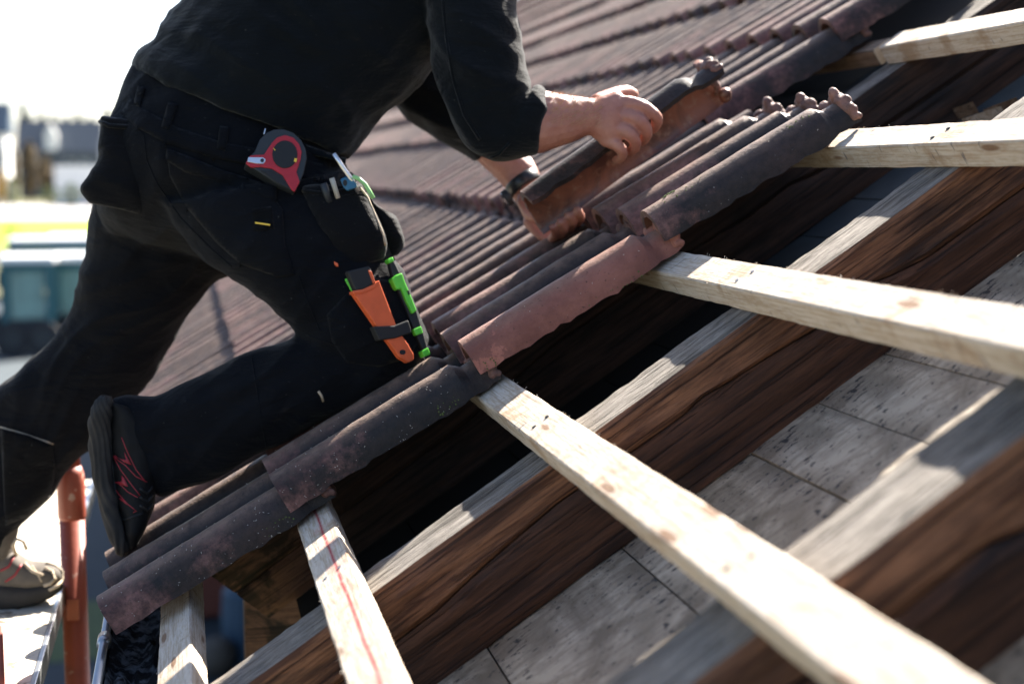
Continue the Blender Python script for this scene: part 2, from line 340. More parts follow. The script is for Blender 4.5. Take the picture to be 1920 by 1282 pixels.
def house(px0, px1, pyb, pyt, pyr, wallm, roofm, label, name='house', wins=(), depth=9, door=None, dormer=None):
    g0, g1 = ground_at(px0, pyb), ground_at(px1, pyb); y0 = g0.y; x0 = g0.x; x1 = onY(px1, pyb, y0).x
    zt = onY(px0, pyt, y0).z; zr = onY(px0, pyr, y0 + depth / 2).z
    e = empty(name, ((x0 + x1) / 2, y0, GROUND), label, 'house')
    b = MB(); b.box(((x0 + x1) / 2, y0 + depth / 2, (GROUND + zt) / 2), ((x1 - x0) / 2, depth / 2, (zt - GROUND) / 2)); b.build('wall', wallm, e)
    b = MB(); o = .5; A = [(x0 - o, y0 - o, zt), (x1 + o, y0 - o, zt), (x1 + o, y0 + depth + o, zt), (x0 - o, y0 + depth + o, zt), (x0 - o, y0 + depth / 2, zr), (x1 + o, y0 + depth / 2, zr)]
    b.add(A, [(0, 1, 5, 4), (2, 3, 4, 5), (0, 4, 3), (1, 2, 5), (0, 3, 2, 1)]); b.build('roof', roofm, e)
    for (a, c, d, f) in wins:          # pixel rectangles
        P, Q = onY(a, d, y0), onY(c, f, y0)
        w = box_part('window', ((P.x + Q.x) / 2, y0 - .03, (P.z + Q.z) / 2), (abs(Q.x - P.x) / 2, .06, abs(P.z - Q.z) / 2), M['white'], e)
        b = MB(); b.box(((P.x + Q.x) / 2, y0 - .10, (P.z + Q.z) / 2), (abs(Q.x - P.x) / 2 - .1, .02, abs(P.z - Q.z) / 2 - .1)); b.build('pane', M['window'], e).parent = w
    if door:
        a, c, d, f = door; P, Q = onY(a, d, y0), onY(c, f, y0)
        box_part('door', ((P.x + Q.x) / 2, y0 - .03, (P.z + Q.z) / 2), (abs(Q.x - P.x) / 2, .06, abs(P.z - Q.z) / 2), M['render'], e)
    if dormer:
        a, c, d, f = dormer; P, Q = onY(a, d, y0 - .3), onY(c, f, y0 - .3); w = (Q.x - P.x) / 2; xm = (P.x + Q.x) / 2; h = P.z - Q.z
        b = MB(); A = [(xm - w, y0 - .3, Q.z), (xm + w, y0 - .3, Q.z), (xm + w, y0 - .3, Q.z + h * .65), (xm, y0 - .3, P.z), (xm - w, y0 - .3, Q.z + h * .65)]
        A += [(p[0], y0 + 3, p[2]) for p in A]; b.add(A, [(0, 1, 2, 3, 4), (9, 8, 7, 6, 5), (0, 5, 6, 1), (1, 6, 7, 2), (2, 7, 8, 3), (3, 8, 9, 4), (4, 9, 5, 0)])
        b.build('dormer', M['render'], e)
    return e
house(38, 190, 372, 285, 226, M['slate'], M['slate'], 'long low house with a dark slate roof and pale dormer beyond the road', dormer=(82, 107, 234, 282), wins=[(46, 62, 300, 330), (120, 140, 300, 330), (150, 168, 300, 330)])
house(-90, 15, 380, 250, 192, M['render'], M['navy'], 'tall house with a navy roof at the far left edge', wins=[(-30, -16, 280, 310), (-8, 6, 280, 310)], depth=8)
house(195, 420, 378, 300, 262, M['render'], M['slate'], 'house hidden mostly behind the worker, rightmost of the far houses', wins=[(230, 250, 310, 335), (300, 320, 310, 335)])
# white garden wall and gable in front of the slate house
P = ground_at(104, 386); Q = onY(230, 386, P.y); zt = onY(104, 312, P.y).z
e = empty('garden_wall', (P.x, P.y, GROUND), 'low white rendered wall in front of the slate roofed house', 'wall')
box_part('wall_face', ((P.x + Q.x) / 2, P.y, (GROUND + zt) / 2), ((Q.x - P.x) / 2, .15, (zt - GROUND) / 2), M['render'], e)
box_part('coping', ((P.x + Q.x) / 2, P.y, zt + .05), ((Q.x - P.x) / 2 + .05, .2, .05), M['white'], e)

def tree(px, pyb, pyt, wpx, leafm, label, name='tree', conifer=False, n=520, cat='tree'):
    g = ground_at(px, pyb); top = onY(px, pyt, g.y).z; H = top - GROUND; Wd = abs(onY(px + wpx, pyb, g.y).x - g.x)
    e = empty(name, g, label, cat); b = MB(); rng = random.Random(px * 7 + pyb)
    b.tube([(g.x, g.y, GROUND), (g.x + .02 * H, g.y, GROUND + H * .45), (g.x, g.y, GROUND + H * .92)], [H * .03, H * .02, H * .006], 7)
    for k in range(7):
        a = rng.random() * 6.28; z = GROUND + H * (.3 + .08 * k); b.tube([(g.x, g.y, z), (g.x + math.cos(a) * Wd * .7, g.y + math.sin(a) * Wd * .7, z + H * .12)], [H * .01, H * .003], 5)
    b.build('trunk', M['bark'], e, True); b = MB()
    for k in range(n):
        if conifer: h = rng.random() ** .8; r = Wd * (1 - h) * (.5 + .5 * rng.random()); z = GROUND + H * (.1 + .9 * h)
        else:
            h = rng.random(); r = Wd * math.sqrt(max(0, 1 - (2 * h - 1) ** 2)) * rng.random() ** .4 * (.75 + .4 * noise.noise(Vector((h * 4, px, k % 5)))); z = GROUND + H * (.15 + .85 * h)
        a = rng.random() * 6.28; c = Vector((g.x + r * math.cos(a), g.y + r * math.sin(a), z)); s = H * .035 * (.6 + rng.random())
        u = Vector((rng.uniform(-1, 1), rng.uniform(-1, 1), rng.uniform(-1, 1))).normalized(); w = u.orthogonal().normalized() * s; u = u.cross(w).normalized() * s * .7
        b.add([c - u - w, c + u - w * .6, c + u * 1.2 + w, c - u * .6 + w], [(0, 1, 2, 3)])
    b.build('crown', leafm, e); return e
for i, (px, pyt, w) in enumerate([(-8, 205, 8), (47, 198, 8), (60, 216, 7), (82, 212, 9), (104, 216, 8), (128, 222, 7), (150, 212, 6), (172, 220, 9), (205, 205, 10), (250, 212, 9), (300, 200, 11), (350, 214, 9)]):
    tree(px, 345 + (i * 5) % 7, pyt, w, M['leafdark'], 'dark hazy tree on the skyline behind the far houses', 'tree', i % 2 == 0, 160)['group'] = 'hazy trees along the skyline'
tree(24, 376, 282, 17, M['leafbrown'], 'bare brown tree left of the garden wall, leftmost of the brown trees')
tree(58, 380, 268, 20, M['leafbrown'], 'largest bare brown tree standing in front of the slate roofed house')
tree(88, 377, 292, 15, M['leafbrown'], 'brown bushy tree touching the left end of the white garden wall')
tree(4, 388, 318, 13, M['leafyellow'], 'yellow autumn bush at the left edge of the picture', 'bush', n=300, cat='bush')
tree(22, 392, 332, 14, M['leafgreen'], 'green bush beside the yellow autumn bush', 'bush', n=300, cat='bush')
tree(135, 392, 344, 26, M['leafgreen'], 'green bush hiding the foot of the white garden wall', 'bush', n=300, cat='bush')
tree(172, 390, 342, 22, M['leafbrown'], 'brown bush at the right end of the white garden wall beside the worker', 'bush', n=300, cat='bush')
tree(95, 390, 350, 30, M['leafgreen'], 'low olive bush in front of the white garden wall', 'bush', n=300, cat='bush')
tree(20, 452, 415, 28, M['leafbrown'], 'brown shrub at the lawn edge left of the white roofed van', 'bush', n=300, cat='bush')

def wheel(c, r, w, parent, axis=Vector((0, 1, 0))):
    b = MB(); c = Vector(c); b.tube([c - axis * w, c - axis * w * .8, c + axis * w * .8, c + axis * w], [r * .9, r, r, r * .9], 20); wo = b.build('wheel', M['tyre'], parent, False)
    b = MB(); b.tube([c - axis * (w + .01), c + axis * (w + .01)], r * .55, 14); h = b.build('rim', M['greyp'], parent); h.parent = wo; return wo
def car(px, py, L, bodym, label, H=1.45, name='parked_car'):
    g = ground_at(px, py); e = empty(name, g, label, 'car'); x, y, z = g
    prof = [(-.5, .25), (-.5, .55), (-.42, .62), (-.30, .66), (-.18, 1.0), (.20, 1.0), (.34, .66), (.48, .58), (.5, .5), (.5, .25)]
    b = MB(); V = [(x + p[0] * L, y + s * .85, z + p[1] * H) for s in (-1, 1) for p in prof]; k = len(prof)
    b.add(V, [tuple(range(k - 1, -1, -1)), tuple(range(k, 2 * k))] + [(i, (i + 1) % k, k + (i + 1) % k, k + i) for i in range(k)])
    bevel(b.build('body', bodym, e), .06)
    b = MB(); b.add([(x - .26 * L, y - .87, z + .68 * H), (x + .27 * L, y - .87, z + .68 * H), (x + .17 * L, y - .80, z + .94 * H), (x - .16 * L, y - .80, z + .94 * H)], [(0, 1, 2, 3)]); o = b.build('side_window', M['glass'], e)
    so_ = o.modifiers.new('s', 'SOLIDIFY'); so_.thickness = .02
    for s in (-.32, .32): wheel((x + s * L, y - .8, z + .32), .32, .1, e)
    return e
car(156, 378, 5.0, M['white'], 'white car parked on the road behind the worker')
# white roofed van and teal machine with a white roof
def van():
    g = ground_at(120, 520); x, y, z = g; e = empty('parked_van', g, 'van with a pale roof and dark blue windows behind the teal machine', 'van')
    zt = onY(120, 442, y).z; xl = onY(90, 520, y).x; xr = xl + 5.2
    box_part('body', ((xl + xr) / 2, y + 1, z + .4 + (zt - z - .4) / 2 - .1), ((xr - xl) / 2, 1, (zt - z - .4) / 2 - .05), M['navy'], e, .15)
    box_part('roof', ((xl + xr) / 2, y + 1, zt - .1), ((xr - xl) / 2 - .02, 1.02, .1), M['white'], e, .05)
    for k in range(3): box_part('window', (xl + .9 + k * 1.6, y - .02, zt - .62), (.6, .03, .28), M['glass'], e, .02)
    for k in (.9, 4.2): wheel((xl + k, y - .02, z + .38), .38, .14, e)
van()
def machine(px0, px1, pyb, pyt, label, dy=0.0):
    g = ground_at(px0, pyb); y = g.y; x0 = g.x; x1 = onY(px1, pyb, y).x; z = GROUND; zt = onY(px0, pyt, y).z
    e = empty('teal_machine', (x0, y, z), label, 'tractor')
    w = x1 - x0; d = 1.6; hw = .14
    for (a, b_) in ((x0, y), (x1, y), (x0, y + d), (x1, y + d)):
        bb = MB(); bb.tube([(a, b_, z + .9), (a, b_, zt - .15)], hw, 6); bb.build('cab_post', M['teal'], e)
    box_part('roof', ((x0 + x1) / 2, y + d / 2, zt - .08), (w / 2 + .15, d / 2 + .15, .09), M['white'], e, .04)
    box_part('cab_base', ((x0 + x1) / 2, y + d / 2, z + .72), (w / 2 + .05, d / 2, .28), M['greyp'], e, .05)
    box_part('header_rail', ((x0 + x1) / 2, y - .02, zt - .28), (w / 2, .05, .1), M['teal'], e, .02)
    box_part('window', ((x0 + x1) / 2, y + .03, (z + 1 + zt - .38) / 2), (w / 2 - hw, .015, (zt - .38 - z - 1) / 2), M['cabglass'], e)
    box_part('seat', ((x0 + x1) / 2, y + .9, z + 1.2), (.3, .3, .25), M['blackp'], e, .05)
    bb = MB(); bb.tube([((x0 + x1) / 2 + .5, y + .6, z + 1), ((x0 + x1) / 2 + .42, y + .6, z + 1.5)], .03, 6); bb.build('steering_column', M['blackp'], e)
    box_part('counterweight', (x0 - .3, y + d / 2, z + .75), (.3, d / 2 - .1, .35), M['blackp'], e, .08)
    for k in (x0 + .15, x1 - .2): wheel((k, y - .1, z + .48), .48, .16, e)
    return e
machine(14, 98, 668, 482, 'teal framed machine with white roof, nearer and left of its pair')
machine(108, 200, 655, 480, 'second teal framed machine, its cab cut off by the worker\'s leg')
machine(24, 176, 560, 448, 'farther teal cab machine whose white roof shows above the nearer pair')
wh = ground_at(20, 1075); e = empty('loose_wheel', wh, 'large dark wheel standing on the yard behind the worker\'s shin', 'wheel')  # single large wheel, tyre and hub
b = MB(); cc = Vector((wh.x, wh.y, GROUND + .5)); b.tube([cc - Y * .15, cc - Y * .1, cc + Y * .1, cc + Y * .15], [.44, .5, .5, .44], 28); b.build('tyre', M['tyre'], e)
b = MB(); b.tube([cc - Y * .17, cc + Y * .17], .24, 18); b.build('hub', M['greyp'], e)
# things on the yard seen under the eaves
g = ground_at(430, 1165); e = empty('waste_container', g, 'orange red container standing on the yard under the eaves', 'container')
box_part('tub', (g.x + .1, g.y + .6, GROUND + .45), (.9, .5, .42), M['container'], e, .04); box_part('rim', (g.x + .1, g.y + .6, GROUND + .9), (.95, .55, .04), M['zinc'], e, .02)
g = ground_at(455, 1240); e = empty('blue_barrel', g, 'blue plastic barrel below the eaves in front of the container', 'barrel')
b = MB(); b.tube([g + Vector((.1, 0, 0)), g + Vector((.1, 0, .1)), g + Vector((.1, 0, .45)), g + Vector((.1, 0, .75)), g + Vector((.1, 0, .8))], [.26, .29, .31, .29, .24], 24); b.build('drum', M['navy'], e, False)
b = MB(); b.tube([g + Vector((.1, 0, .8)), g + Vector((.1, 0, .83))], .2, 20); b.build('lid', M['navy'], e)
g = ground_at(405, 1262); e = empty('paper_bag', g, 'pale crumpled sack on the yard beside the blue barrel', 'sack')
b = MB(); b.ball(g + Vector((0, 0, .18)), (.22, .2, .2), 12); o = b.build('sack_body', M['dusty'], e, True)
for v in o.data.vertices: v.co += v.normal * .04 * noise.noise(v.co * 9)

# ------------------------------------------------------------------ house under the roof
box_part('house_wall', (.27 + 2.2, 17.6, (GROUND - .35) / 2 - .05), (2.2, 14.6, (-.35 - GROUND) / 2 - .2), M['brick'], None)  # far unseen length added so the house shadow covers the yard
tag(bpy.data.objects['house_wall'], 'brick wall of the house hidden below the tiled eaves', 'wall')

# ------------------------------------------------------------------ timber
def timber(name, L, w, h, mat, parent=None, rough=.0007, seg=.012, seed=0, nc=5, endmat=None, bow=.0015):
    """a sawn timber lying along local y, top at n=0, x from -w to 0"""
    n = max(2, int(L / seg)); prof = []
    r = .0025
    def edge(a, b):
        return [(a[0] + (b[0] - a[0]) * k / nc, a[1] + (b[1] - a[1]) * k / nc) for k in range(nc)]
    c = [(-w + r, 0), (-r, 0), (0, -r), (0, -h + r), (-r, -h), (-w + r, -h), (-w, -h + r), (-w, -r)]
    for i in range(8):
        a, b_ = c[i], c[(i + 1) % 8]
        prof += edge(a, b_) if i % 2 == 0 else [a]
    k = len(prof); V = []; F = []; mi = []
    for i in range(n + 1):
        y = L * i / n; bx = bow * noise.noise(Vector((seed, y * 1.3, 2))); bz = bow * noise.noise(Vector((seed + 9, y * 1.3, 5)))
        for j, (x, z) in enumerate(prof):
            p = Vector((x * 40 + seed, y * 22, z * 40)); d = noise.noise(p) * rough + noise.noise(p * 3.1) * rough * .6
            nx = (x + w / 2) / (w / 2); nz = (z + h / 2) / (h / 2); V.append((x + bx + d * nx, y, z + bz + d * nz))
    for i in range(n):
        for j in range(k): F.append((i * k + j, (i + 1) * k + j, (i + 1) * k + (j + 1) % k, i * k + (j + 1) % k)); mi.append(0)
    F.append(tuple(range(k))); mi.append(1); F.append(tuple(n * k + j for j in range(k - 1, -1, -1))); mi.append(1)
    return meshobj(name, V, F, [mat, endmat or M['endgrain']], parent, False, mi)

BH = .03955; BW = .05623
UB = {0: -.5898, 1: -.3382, 2: 0, 3: .3429, 4: .690, 5: 1.0402}
blabel = {0: 'short steep pine batten nearest the eaves, below the lowest front tile', 1: 'new pine batten with a red chalk line along it',
          2: 'new pine batten crossing the lower middle, sunlit to the bottom right corner', 3: 'new pine batten running right from the head of the red tile',
          4: 'new pine batten with bark scuffs on its top edge, by the toothed tile heads', 5: 'topmost new pine batten with a square sawn end at the upper right',
          6: 'old batten above the top of the picture'}
def splinters(parent, ylo, yhi, seed, n):
    rng = random.Random(seed); b = MB()
    for k in range(n):
        y = rng.uniform(ylo, yhi); s = rng.choice([-1, 1, 1]); x = 0 if s > 0 else -BW; z = -.001 if rng.random() < .7 else -BH * rng.random()
        L = rng.uniform(.001, .0045) * (3.2 if rng.random() < .08 else 1)
        d = Vector((s * rng.uniform(.3, 1), rng.uniform(-1.6, 1.6), rng.uniform(-.2, .8))).normalized() * L
        b.tube([Vector((x, y, z)), Vector((x, y, z)) + d * .6 + Vector((0, 0, .0006)), Vector((x, y, z)) + d], [.0005, .0004, .00012], 3, False)
    o = meshobj('splinters', b.V, b.F, M['pine'], parent, False); o['kind'] = 'stuff'
for k, u in UB.items():
    ylo, yhi = (.35, 6.0) if k != 5 else (.5, 2.765)
    if k in (0, 1): ylo = .9
    e = empty('batten', roofpt(u, ylo, 0), blabel[k], 'batten'); e.rotation_euler = ROT
    timber('board', yhi - ylo, BW if k != 5 else .056, BH, M['pine_red'] if k == 1 else M['pine'], e, seed=k * 3.7)
    for ry in (2.0065, 1.2687):
        for dx in (-.018, -.040):
            if k in (0, 6): continue
            b = MB(); yy = ry - ylo + random.uniform(-.012, .012); b.tube([(dx, yy, -.002), (dx, yy, .0012), (dx, yy, .0016)], [.0034, .0034, .0026], 10); meshobj('nail', b.V, b.F, M['steel'] if k % 2 else M['greyp'], e, False)
    splinters(e, 0.1, min(yhi - ylo, 2.3), k, 70)
# old batten carrying on behind the sawn end
e = empty('old_batten', roofpt(1.028, 2.79, -.003), 'old grey brown batten butting the sawn end of the topmost pine batten', 'batten'); e.rotation_euler = ROT
timber('board', 4, .045, .034, M['oldbatten'], e, seed=44)
e = empty('old_batten', roofpt(1.385, 1.0, -.003), 'old batten above the topmost pine batten', 'batten'); e.rotation_euler = ROT
timber('board', 5, .045, .034, M['oldbatten'], e, seed=51)
# red chalk line sits mid batten: local x of the line
for o in bpy.data.objects:
    if o.name == 'batten.001':
        for v in o.children[0].data.vertices: v.co.x += .024
        o.children[0].location.x = -.024

# rafters: thing > upper beam, lower beam
SEAM = [(-.75, -.118), (-.284, -.112), (-.2, -.100), (-.075, -.090), (.05, -.093), (.13, -.094), (.144, -.092), (.165, -.0895), (.18, -.0915), (.201, -.094), (.30, -.101), (.342, -.106), (.43, -.103), (.452, -.102), (.49, -.111), (.534, -.118), (.666, -.118), (.9, -.124), (2.5, -.13)]
def seam(u, o=0.0):
    u = u + o
    for (a, na), (b, nb) in zip(SEAM, SEAM[1:]):
        if a <= u <= b: return na + (nb - na) * (u - a) / (b - a)
    return -.12
def rafter(yf, u0, u1, label, seed, wr=.112, so_=0.0, dr=.150, cut=0.0, mats=None):
    """yf: far face y; near face at yf-wr.  local x = up the slope"""
    e = empty('rafter', roofpt(u0, yf, -BH), label, 'rafter'); e.rotation_euler = ROT
    ns = int((u1 - u0) / .011); top = -.0005; bot = -dr
    def beam(name, kind):
        V = []; F = []; mi = []; rows = 9; nt = 7
        for i in range(ns + 1):
            u = u0 + (u1 - u0) * i / ns; sm_ = seam(u, so_) + BH; x = u - u0
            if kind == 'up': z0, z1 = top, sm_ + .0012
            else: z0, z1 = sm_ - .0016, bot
            ring = []
            # near face from top to bottom, then bottom, far face, top
            for j in range(rows + 1):
                f = j / rows; z = z0 + (z1 - z0) * f; y = -wr
                p = Vector((u * 3.2 + seed, z * 60, seed)); q = Vector((u * 9 + seed, z * 160, 3))
                y += .0035 * noise.noise(p) + .0016 * noise.noise(q)
                if kind == 'up' and j == 0: y += .004 + .003 * noise.noise(Vector((u * 14, seed, 1)))
                if (kind == 'up' and j == rows) or (kind == 'lo' and j == 0): y += .0065; z += (.0015 if kind == 'lo' else 0)
                if kind == 'lo': y -= .002
                ring.append((x, y, z, 0))
            ring.append((x, -wr + .01, z1, 0)); ring.append((x, 0, z1, 0)); ring.append((x, 0, z0 * .5 + z1 * .5, 0))
            for j in range(nt):
                f = j / nt; y = -wr * f
                z = z0 + (.0018 * noise.noise(Vector((u * 10 + seed, y * 50, 7))) + .0016 * noise.noise(Vector((u * 40, y * 160, seed))) if kind == 'up' else 0)
                if j == 0: y += -.004 + .006 * noise.noise(Vector((u * 7, 3, seed))) + .003 * noise.noise(Vector((u * 40, 8, seed))); z -= .002
                ring.append((x, y, z, 1))
            xo = 0
            if i == 0 and cut: pass
            for (a, y, z, q) in ring:
                a2 = a
                if cut and i < 8: a2 = a + (cut * (-z) / dr) * (1 - i / 8)
                V.append((a2, y, z))
            k = len(ring)
            if i: 
                for j in range(k):
                    F.append(((i - 1) * k + j, (i - 1) * k + (j + 1) % k, i * k + (j + 1) % k, i * k + j)); mi.append(1 if (kind == 'up' and (j >= rows + 3 or False)) else 0)
        F.append(tuple(range(k - 1, -1, -1))); mi.append(0); F.append(tuple(ns * k + j for j in range(k))); mi.append(0)
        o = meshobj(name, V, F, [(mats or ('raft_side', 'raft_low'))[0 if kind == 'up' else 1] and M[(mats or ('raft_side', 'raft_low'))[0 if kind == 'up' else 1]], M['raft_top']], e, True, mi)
        try: o.data.set_sharp_from_angle(angle=math.radians(32))
        except Exception: pass
        return o
    beam('upper_beam', 'up'); beam('lower_beam', 'lo')
    return e
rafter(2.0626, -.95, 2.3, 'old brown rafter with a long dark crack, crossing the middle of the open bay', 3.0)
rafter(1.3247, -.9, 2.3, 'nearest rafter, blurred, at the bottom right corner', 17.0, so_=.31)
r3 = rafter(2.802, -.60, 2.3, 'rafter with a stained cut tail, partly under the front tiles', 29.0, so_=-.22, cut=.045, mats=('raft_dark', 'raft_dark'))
# wall plate post seen under the tail
b = MB(); P0 = onY(465, 1165, 2.95); P1 = onY(500, 1165, 2.95)
e = empty('wall_post', P0, 'short grey timber post under the rafter tail', 'post')
b.box(((P0.x + P1.x) / 2 + .05, 2.97, P0.z - .10), (.075, .04, .20)); bevel(b.build('post_body', M['raft_dark'], e), .004)

# attic boarding between the rafters
root = empty('attic_boarding', roofpt(-.5, 1, -.195), 'grey stained boards lining the attic between the rafters', kind='structure')
JU = [-.50, -.26, -.039, .177, .292, .408, .52, .64, .76, .98, 1.2, 1.42]
bays = [(1.325, 1.955), (2.063, 2.695), (.62, 1.217), (2.802, 3.43), (3.54, 4.17)]
for bi, (ya, yb) in enumerate(bays):
    for a, b_ in zip(JU, JU[1:]):
        V = []; F = []; nx, ny = 6, 8; g = .0012; rr = random.Random(int(a * 1000) + bi * 77); dz = rr.uniform(-.0015, .0015)
        for i in range(nx + 1):
            for j in range(ny + 1):
                u = a + g + (b_ - a - 2 * g) * i / nx; y = ya + .001 + (yb - ya - .002) * j / ny
                z = -.1905 + dz + .0012 * noise.noise(Vector((u * 9, y * 9, bi)))
                if i in (0, nx): z -= .0012
                V.append(Vector((u - a, y - ya, z)))
        F = [(i * (ny + 1) + j, (i + 1) * (ny + 1) + j, (i + 1) * (ny + 1) + j + 1, i * (ny + 1) + j + 1) for i in range(nx) for j in range(ny)]
        k = len(V); V += [v - Vector((0, 0, .018)) for v in V]; F += [tuple(reversed([q + k for q in f])) for f in F[:nx * ny]]
        ed = [i * (ny + 1) for i in range(nx + 1)] + [nx * (ny + 1) + j for j in range(1, ny + 1)] + [i * (ny + 1) + ny for i in range(nx - 1, -1, -1)] + [j for j in range(ny - 1, 0, -1)]
        for q in range(len(ed)): F.append((ed[q], ed[(q + 1) % len(ed)], ed[(q + 1) % len(ed)] + k, ed[q] + k))
        o = meshobj('board', V, F, M['board'] if bi in (0, 2) else M['board_dark'] if a > .5 else M['shade_black'], root, False); o.rotation_euler = ROT; o.location = roofpt(a, ya, 0) - root.location  # boards behind the middle rafter coloured dark in place of deep shade
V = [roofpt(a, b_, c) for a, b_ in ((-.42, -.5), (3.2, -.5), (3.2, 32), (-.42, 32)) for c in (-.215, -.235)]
tag(meshobj('attic_dark_sheet', V, [(0, 2, 4, 6), (1, 7, 5, 3), (0, 1, 3, 2), (2, 3, 5, 4), (4, 5, 7, 6), (6, 7, 1, 0)], M['shade_black'], None, False), 'added black sheet below the attic boards that keeps their gaps dark', kind='structure')  # sheet added to keep bright ground from showing between the boards
# scraps lying on the boards at the upper right
rng = random.Random(4)
for k, (px, py, L) in enumerate([(1790, 215, .10), (1845, 222, .09), (1880, 205, .07)]):
    P = onP(px, py, N, -.175); b = MB(); b.box((0, 0, 0), (L / 2, .008, .004), ((U + Y * rng.uniform(-.5, .5) * 2 - Y * 1.5).normalized(), Y.cross(U).normalized(), N))
    o = meshobj('wood_scrap', b.V, b.F, M['pine'] if k == 1 else M['oldbatten'], None, False); o.location = P
    tag(o, ['dark splintered wood scrap behind the scuffed batten, leftmost of three', 'pale wood scrap in the middle of three behind the scuffed batten', 'dark wood scrap nearest the cracked rafter'][k], 'wood scrap')

def fuse(mb, voxel, smooth=6, disp=None):
    me = bpy.data.meshes.new('tmp'); me.from_pydata([tuple(v) for v in mb.V], [], mb.F); o = bpy.data.objects.new('tmp', me); COL.objects.link(o)
    r = o.modifiers.new('r', 'REMESH'); r.mode = 'VOXEL'; r.voxel_size = voxel
    if smooth: s = o.modifiers.new('s', 'SMOOTH'); s.factor = .5; s.iterations = smooth
    bpy.context.view_layer.update(); dg = bpy.context.evaluated_depsgraph_get(); res = bpy.data.meshes.new_from_object(o.evaluated_get(dg))
    bpy.data.objects.remove(o); bpy.data.meshes.remove(me)
    if disp:
        nv_ = len(res.vertices); co = np.empty(nv_ * 3); res.vertices.foreach_get('co', co); no = np.empty(nv_ * 3); res.vertices.foreach_get('normal', no)
        co = co.reshape(-1, 3); no = no.reshape(-1, 3); d = np.array([disp(Vector(c)) for c in co]); co += no * d[:, None]; res.vertices.foreach_set('co', co.ravel()); res.update()
    res.polygons.foreach_set('use_smooth', [True] * len(res.polygons)); res.materials.clear(); return res
# ------------------------------------------------------------------ tiles
TL = .380; PY = .1375; TILT = math.radians(3.9)
PROF = [(-.043, .0005), (-.0425, .012), (-.041, .026), (-.036, .039), (-.028, .048), (-.017, .0545), (-.005, .0570), (.007, .0560), (.018, .0515), (.028, .044), (.036, .034), (.046, .0225), (.058, .0135), (.074, .0085), (.095, .0065), (.115, .0065), (.134, .0085), (.150, .0125), (.166, .0185), (.180, .0260), (.192, .0330), (.199, .0370)]
PROF = [(y if y < .03 else .03 + (y - .03) * (PY - .03) / .169, n - (.003 if .05 < y < .15 else 0)) for y, n in PROF]
PROFL = [PROF[i] for i in (0, 2, 4, 6, 8, 10, 12, 14, 16, 18, 21)]
RG = []
def tile_arrays(seed, nu, prof, head=True):
    V = []; F = []; MI = []; TU = []; k = len(prof); T = .0115; RG.clear()
    nrm = []
    for i in range(k):
        a = prof[max(0, i - 1)]; b = prof[min(k - 1, i + 1)]; d = Vector((b[0] - a[0], b[1] - a[1])).normalized(); nrm.append((-d.y, d.x))
    for s in (0, 1):
        for i in range(nu + 1):
            f = i / nu; u = TL * f
            for j, (y, n) in enumerate(prof):
                yy, nn = y, n
                hd = sm(.845, .865, f)
                if y < .05: nn = n * (1 - .24 * hd * sm(.05, .02, y) if y > .02 else 1 - .24 * hd)
                if y < 0: yy = y * (1 - .30 * hd)
                wob = .0012 * noise.noise(Vector((seed, u * 9, y * 12))) + .0006 * noise.noise(Vector((seed, u * 40, y * 50)))
                nn += wob
                uu = u
                if i == 0: uu += .0012 * noise.noise(Vector((seed, y * 60, 1))) + .0009 * noise.noise(Vector((seed, y * 200, 1)))
                if j == 0 or (j == 1 and k > 15): nn += (.0045 * noise.noise(Vector((seed, u * 38, 4))) + .0042 * max(-.2, noise.noise(Vector((seed, u * 120, 4))))) * (1 if j == 0 else .35)
                if s: yy -= nrm[j][0] * T; nn -= nrm[j][1] * T
                V.append((uu, yy, nn)); TU.append(f); RG.append(sm(.042, .056, n) * (1 - s))
    S = (nu + 1) * k
    for i in range(nu):
        for j in range(k - 1):
            F.append((i * k + j, (i + 1) * k + j, (i + 1) * k + j + 1, i * k + j + 1)); MI.append(0)
            F.append((S + i * k + j, S + i * k + j + 1, S + (i + 1) * k + j + 1, S + (i + 1) * k + j)); MI.append(1)
        F.append((i * k, S + i * k, S + (i + 1) * k, (i + 1) * k)); MI.append(0)
        F.append((i * k + k - 1, (i + 1) * k + k - 1, S + (i + 1) * k + k - 1, S + i * k + k - 1)); MI.append(0)
    for j in range(k - 1):
        F.append((j, j + 1, S + j + 1, S + j)); MI.append(0)
        q = nu * k; F.append((q + j, S + q + j, S + q + j + 1, q + j + 1)); MI.append(0)
    return V, F, MI, TU
def knobs(seed):
    b = MB(); r = random.Random(seed); j = lambda: r.uniform(-.002, .002)
    pts = [Vector((TL - .008 + j(), y, n)) for (y, n) in [(-.026, .014), (-.024, .028), (-.014, .040), (.002, .044), (.018, .039), (.034, .027), (.046, .016), (.058, .011), (.078, .007), (.102, .014), (.125, .028)]]
    b.tube(pts, [.009, .011, .012, .012, .0115, .010, .008, .0065, .006, .006, .006], 10); b.ball(pts[0], .009, 10); b.ball(pts[-1], .006, 8)
    b.ball((TL - .010, -.002 + j(), .054 + j()), (.0095, .0095, .0125), 12); b.ball((TL - .004, -.021 + j(), .041), (.0085, .008, .009), 12)
    b.ball((TL - .020, .034 + j(), .036 + j()), (.0125, .012, .0125), 12); b.ball((TL - .008, .017, .047), (.0085, .009, .0075), 12)
    b.ball((TL - .002, -.028, .024), (.0065, .006, .0065), 10); b.ball((TL - .001, -.030, .010), (.006, .005, .006), 10)
    me = fuse(b, .0022, 2, lambda p: .0014 * noise.noise(p * 110 + Vector((seed, 0, 0))) + .0007 * noise.noise(p * 300))
    q = MB(); q.V = [v.co.copy() for v in me.vertices]; q.F = [tuple(p.vertices) for p in me.polygons]; return q
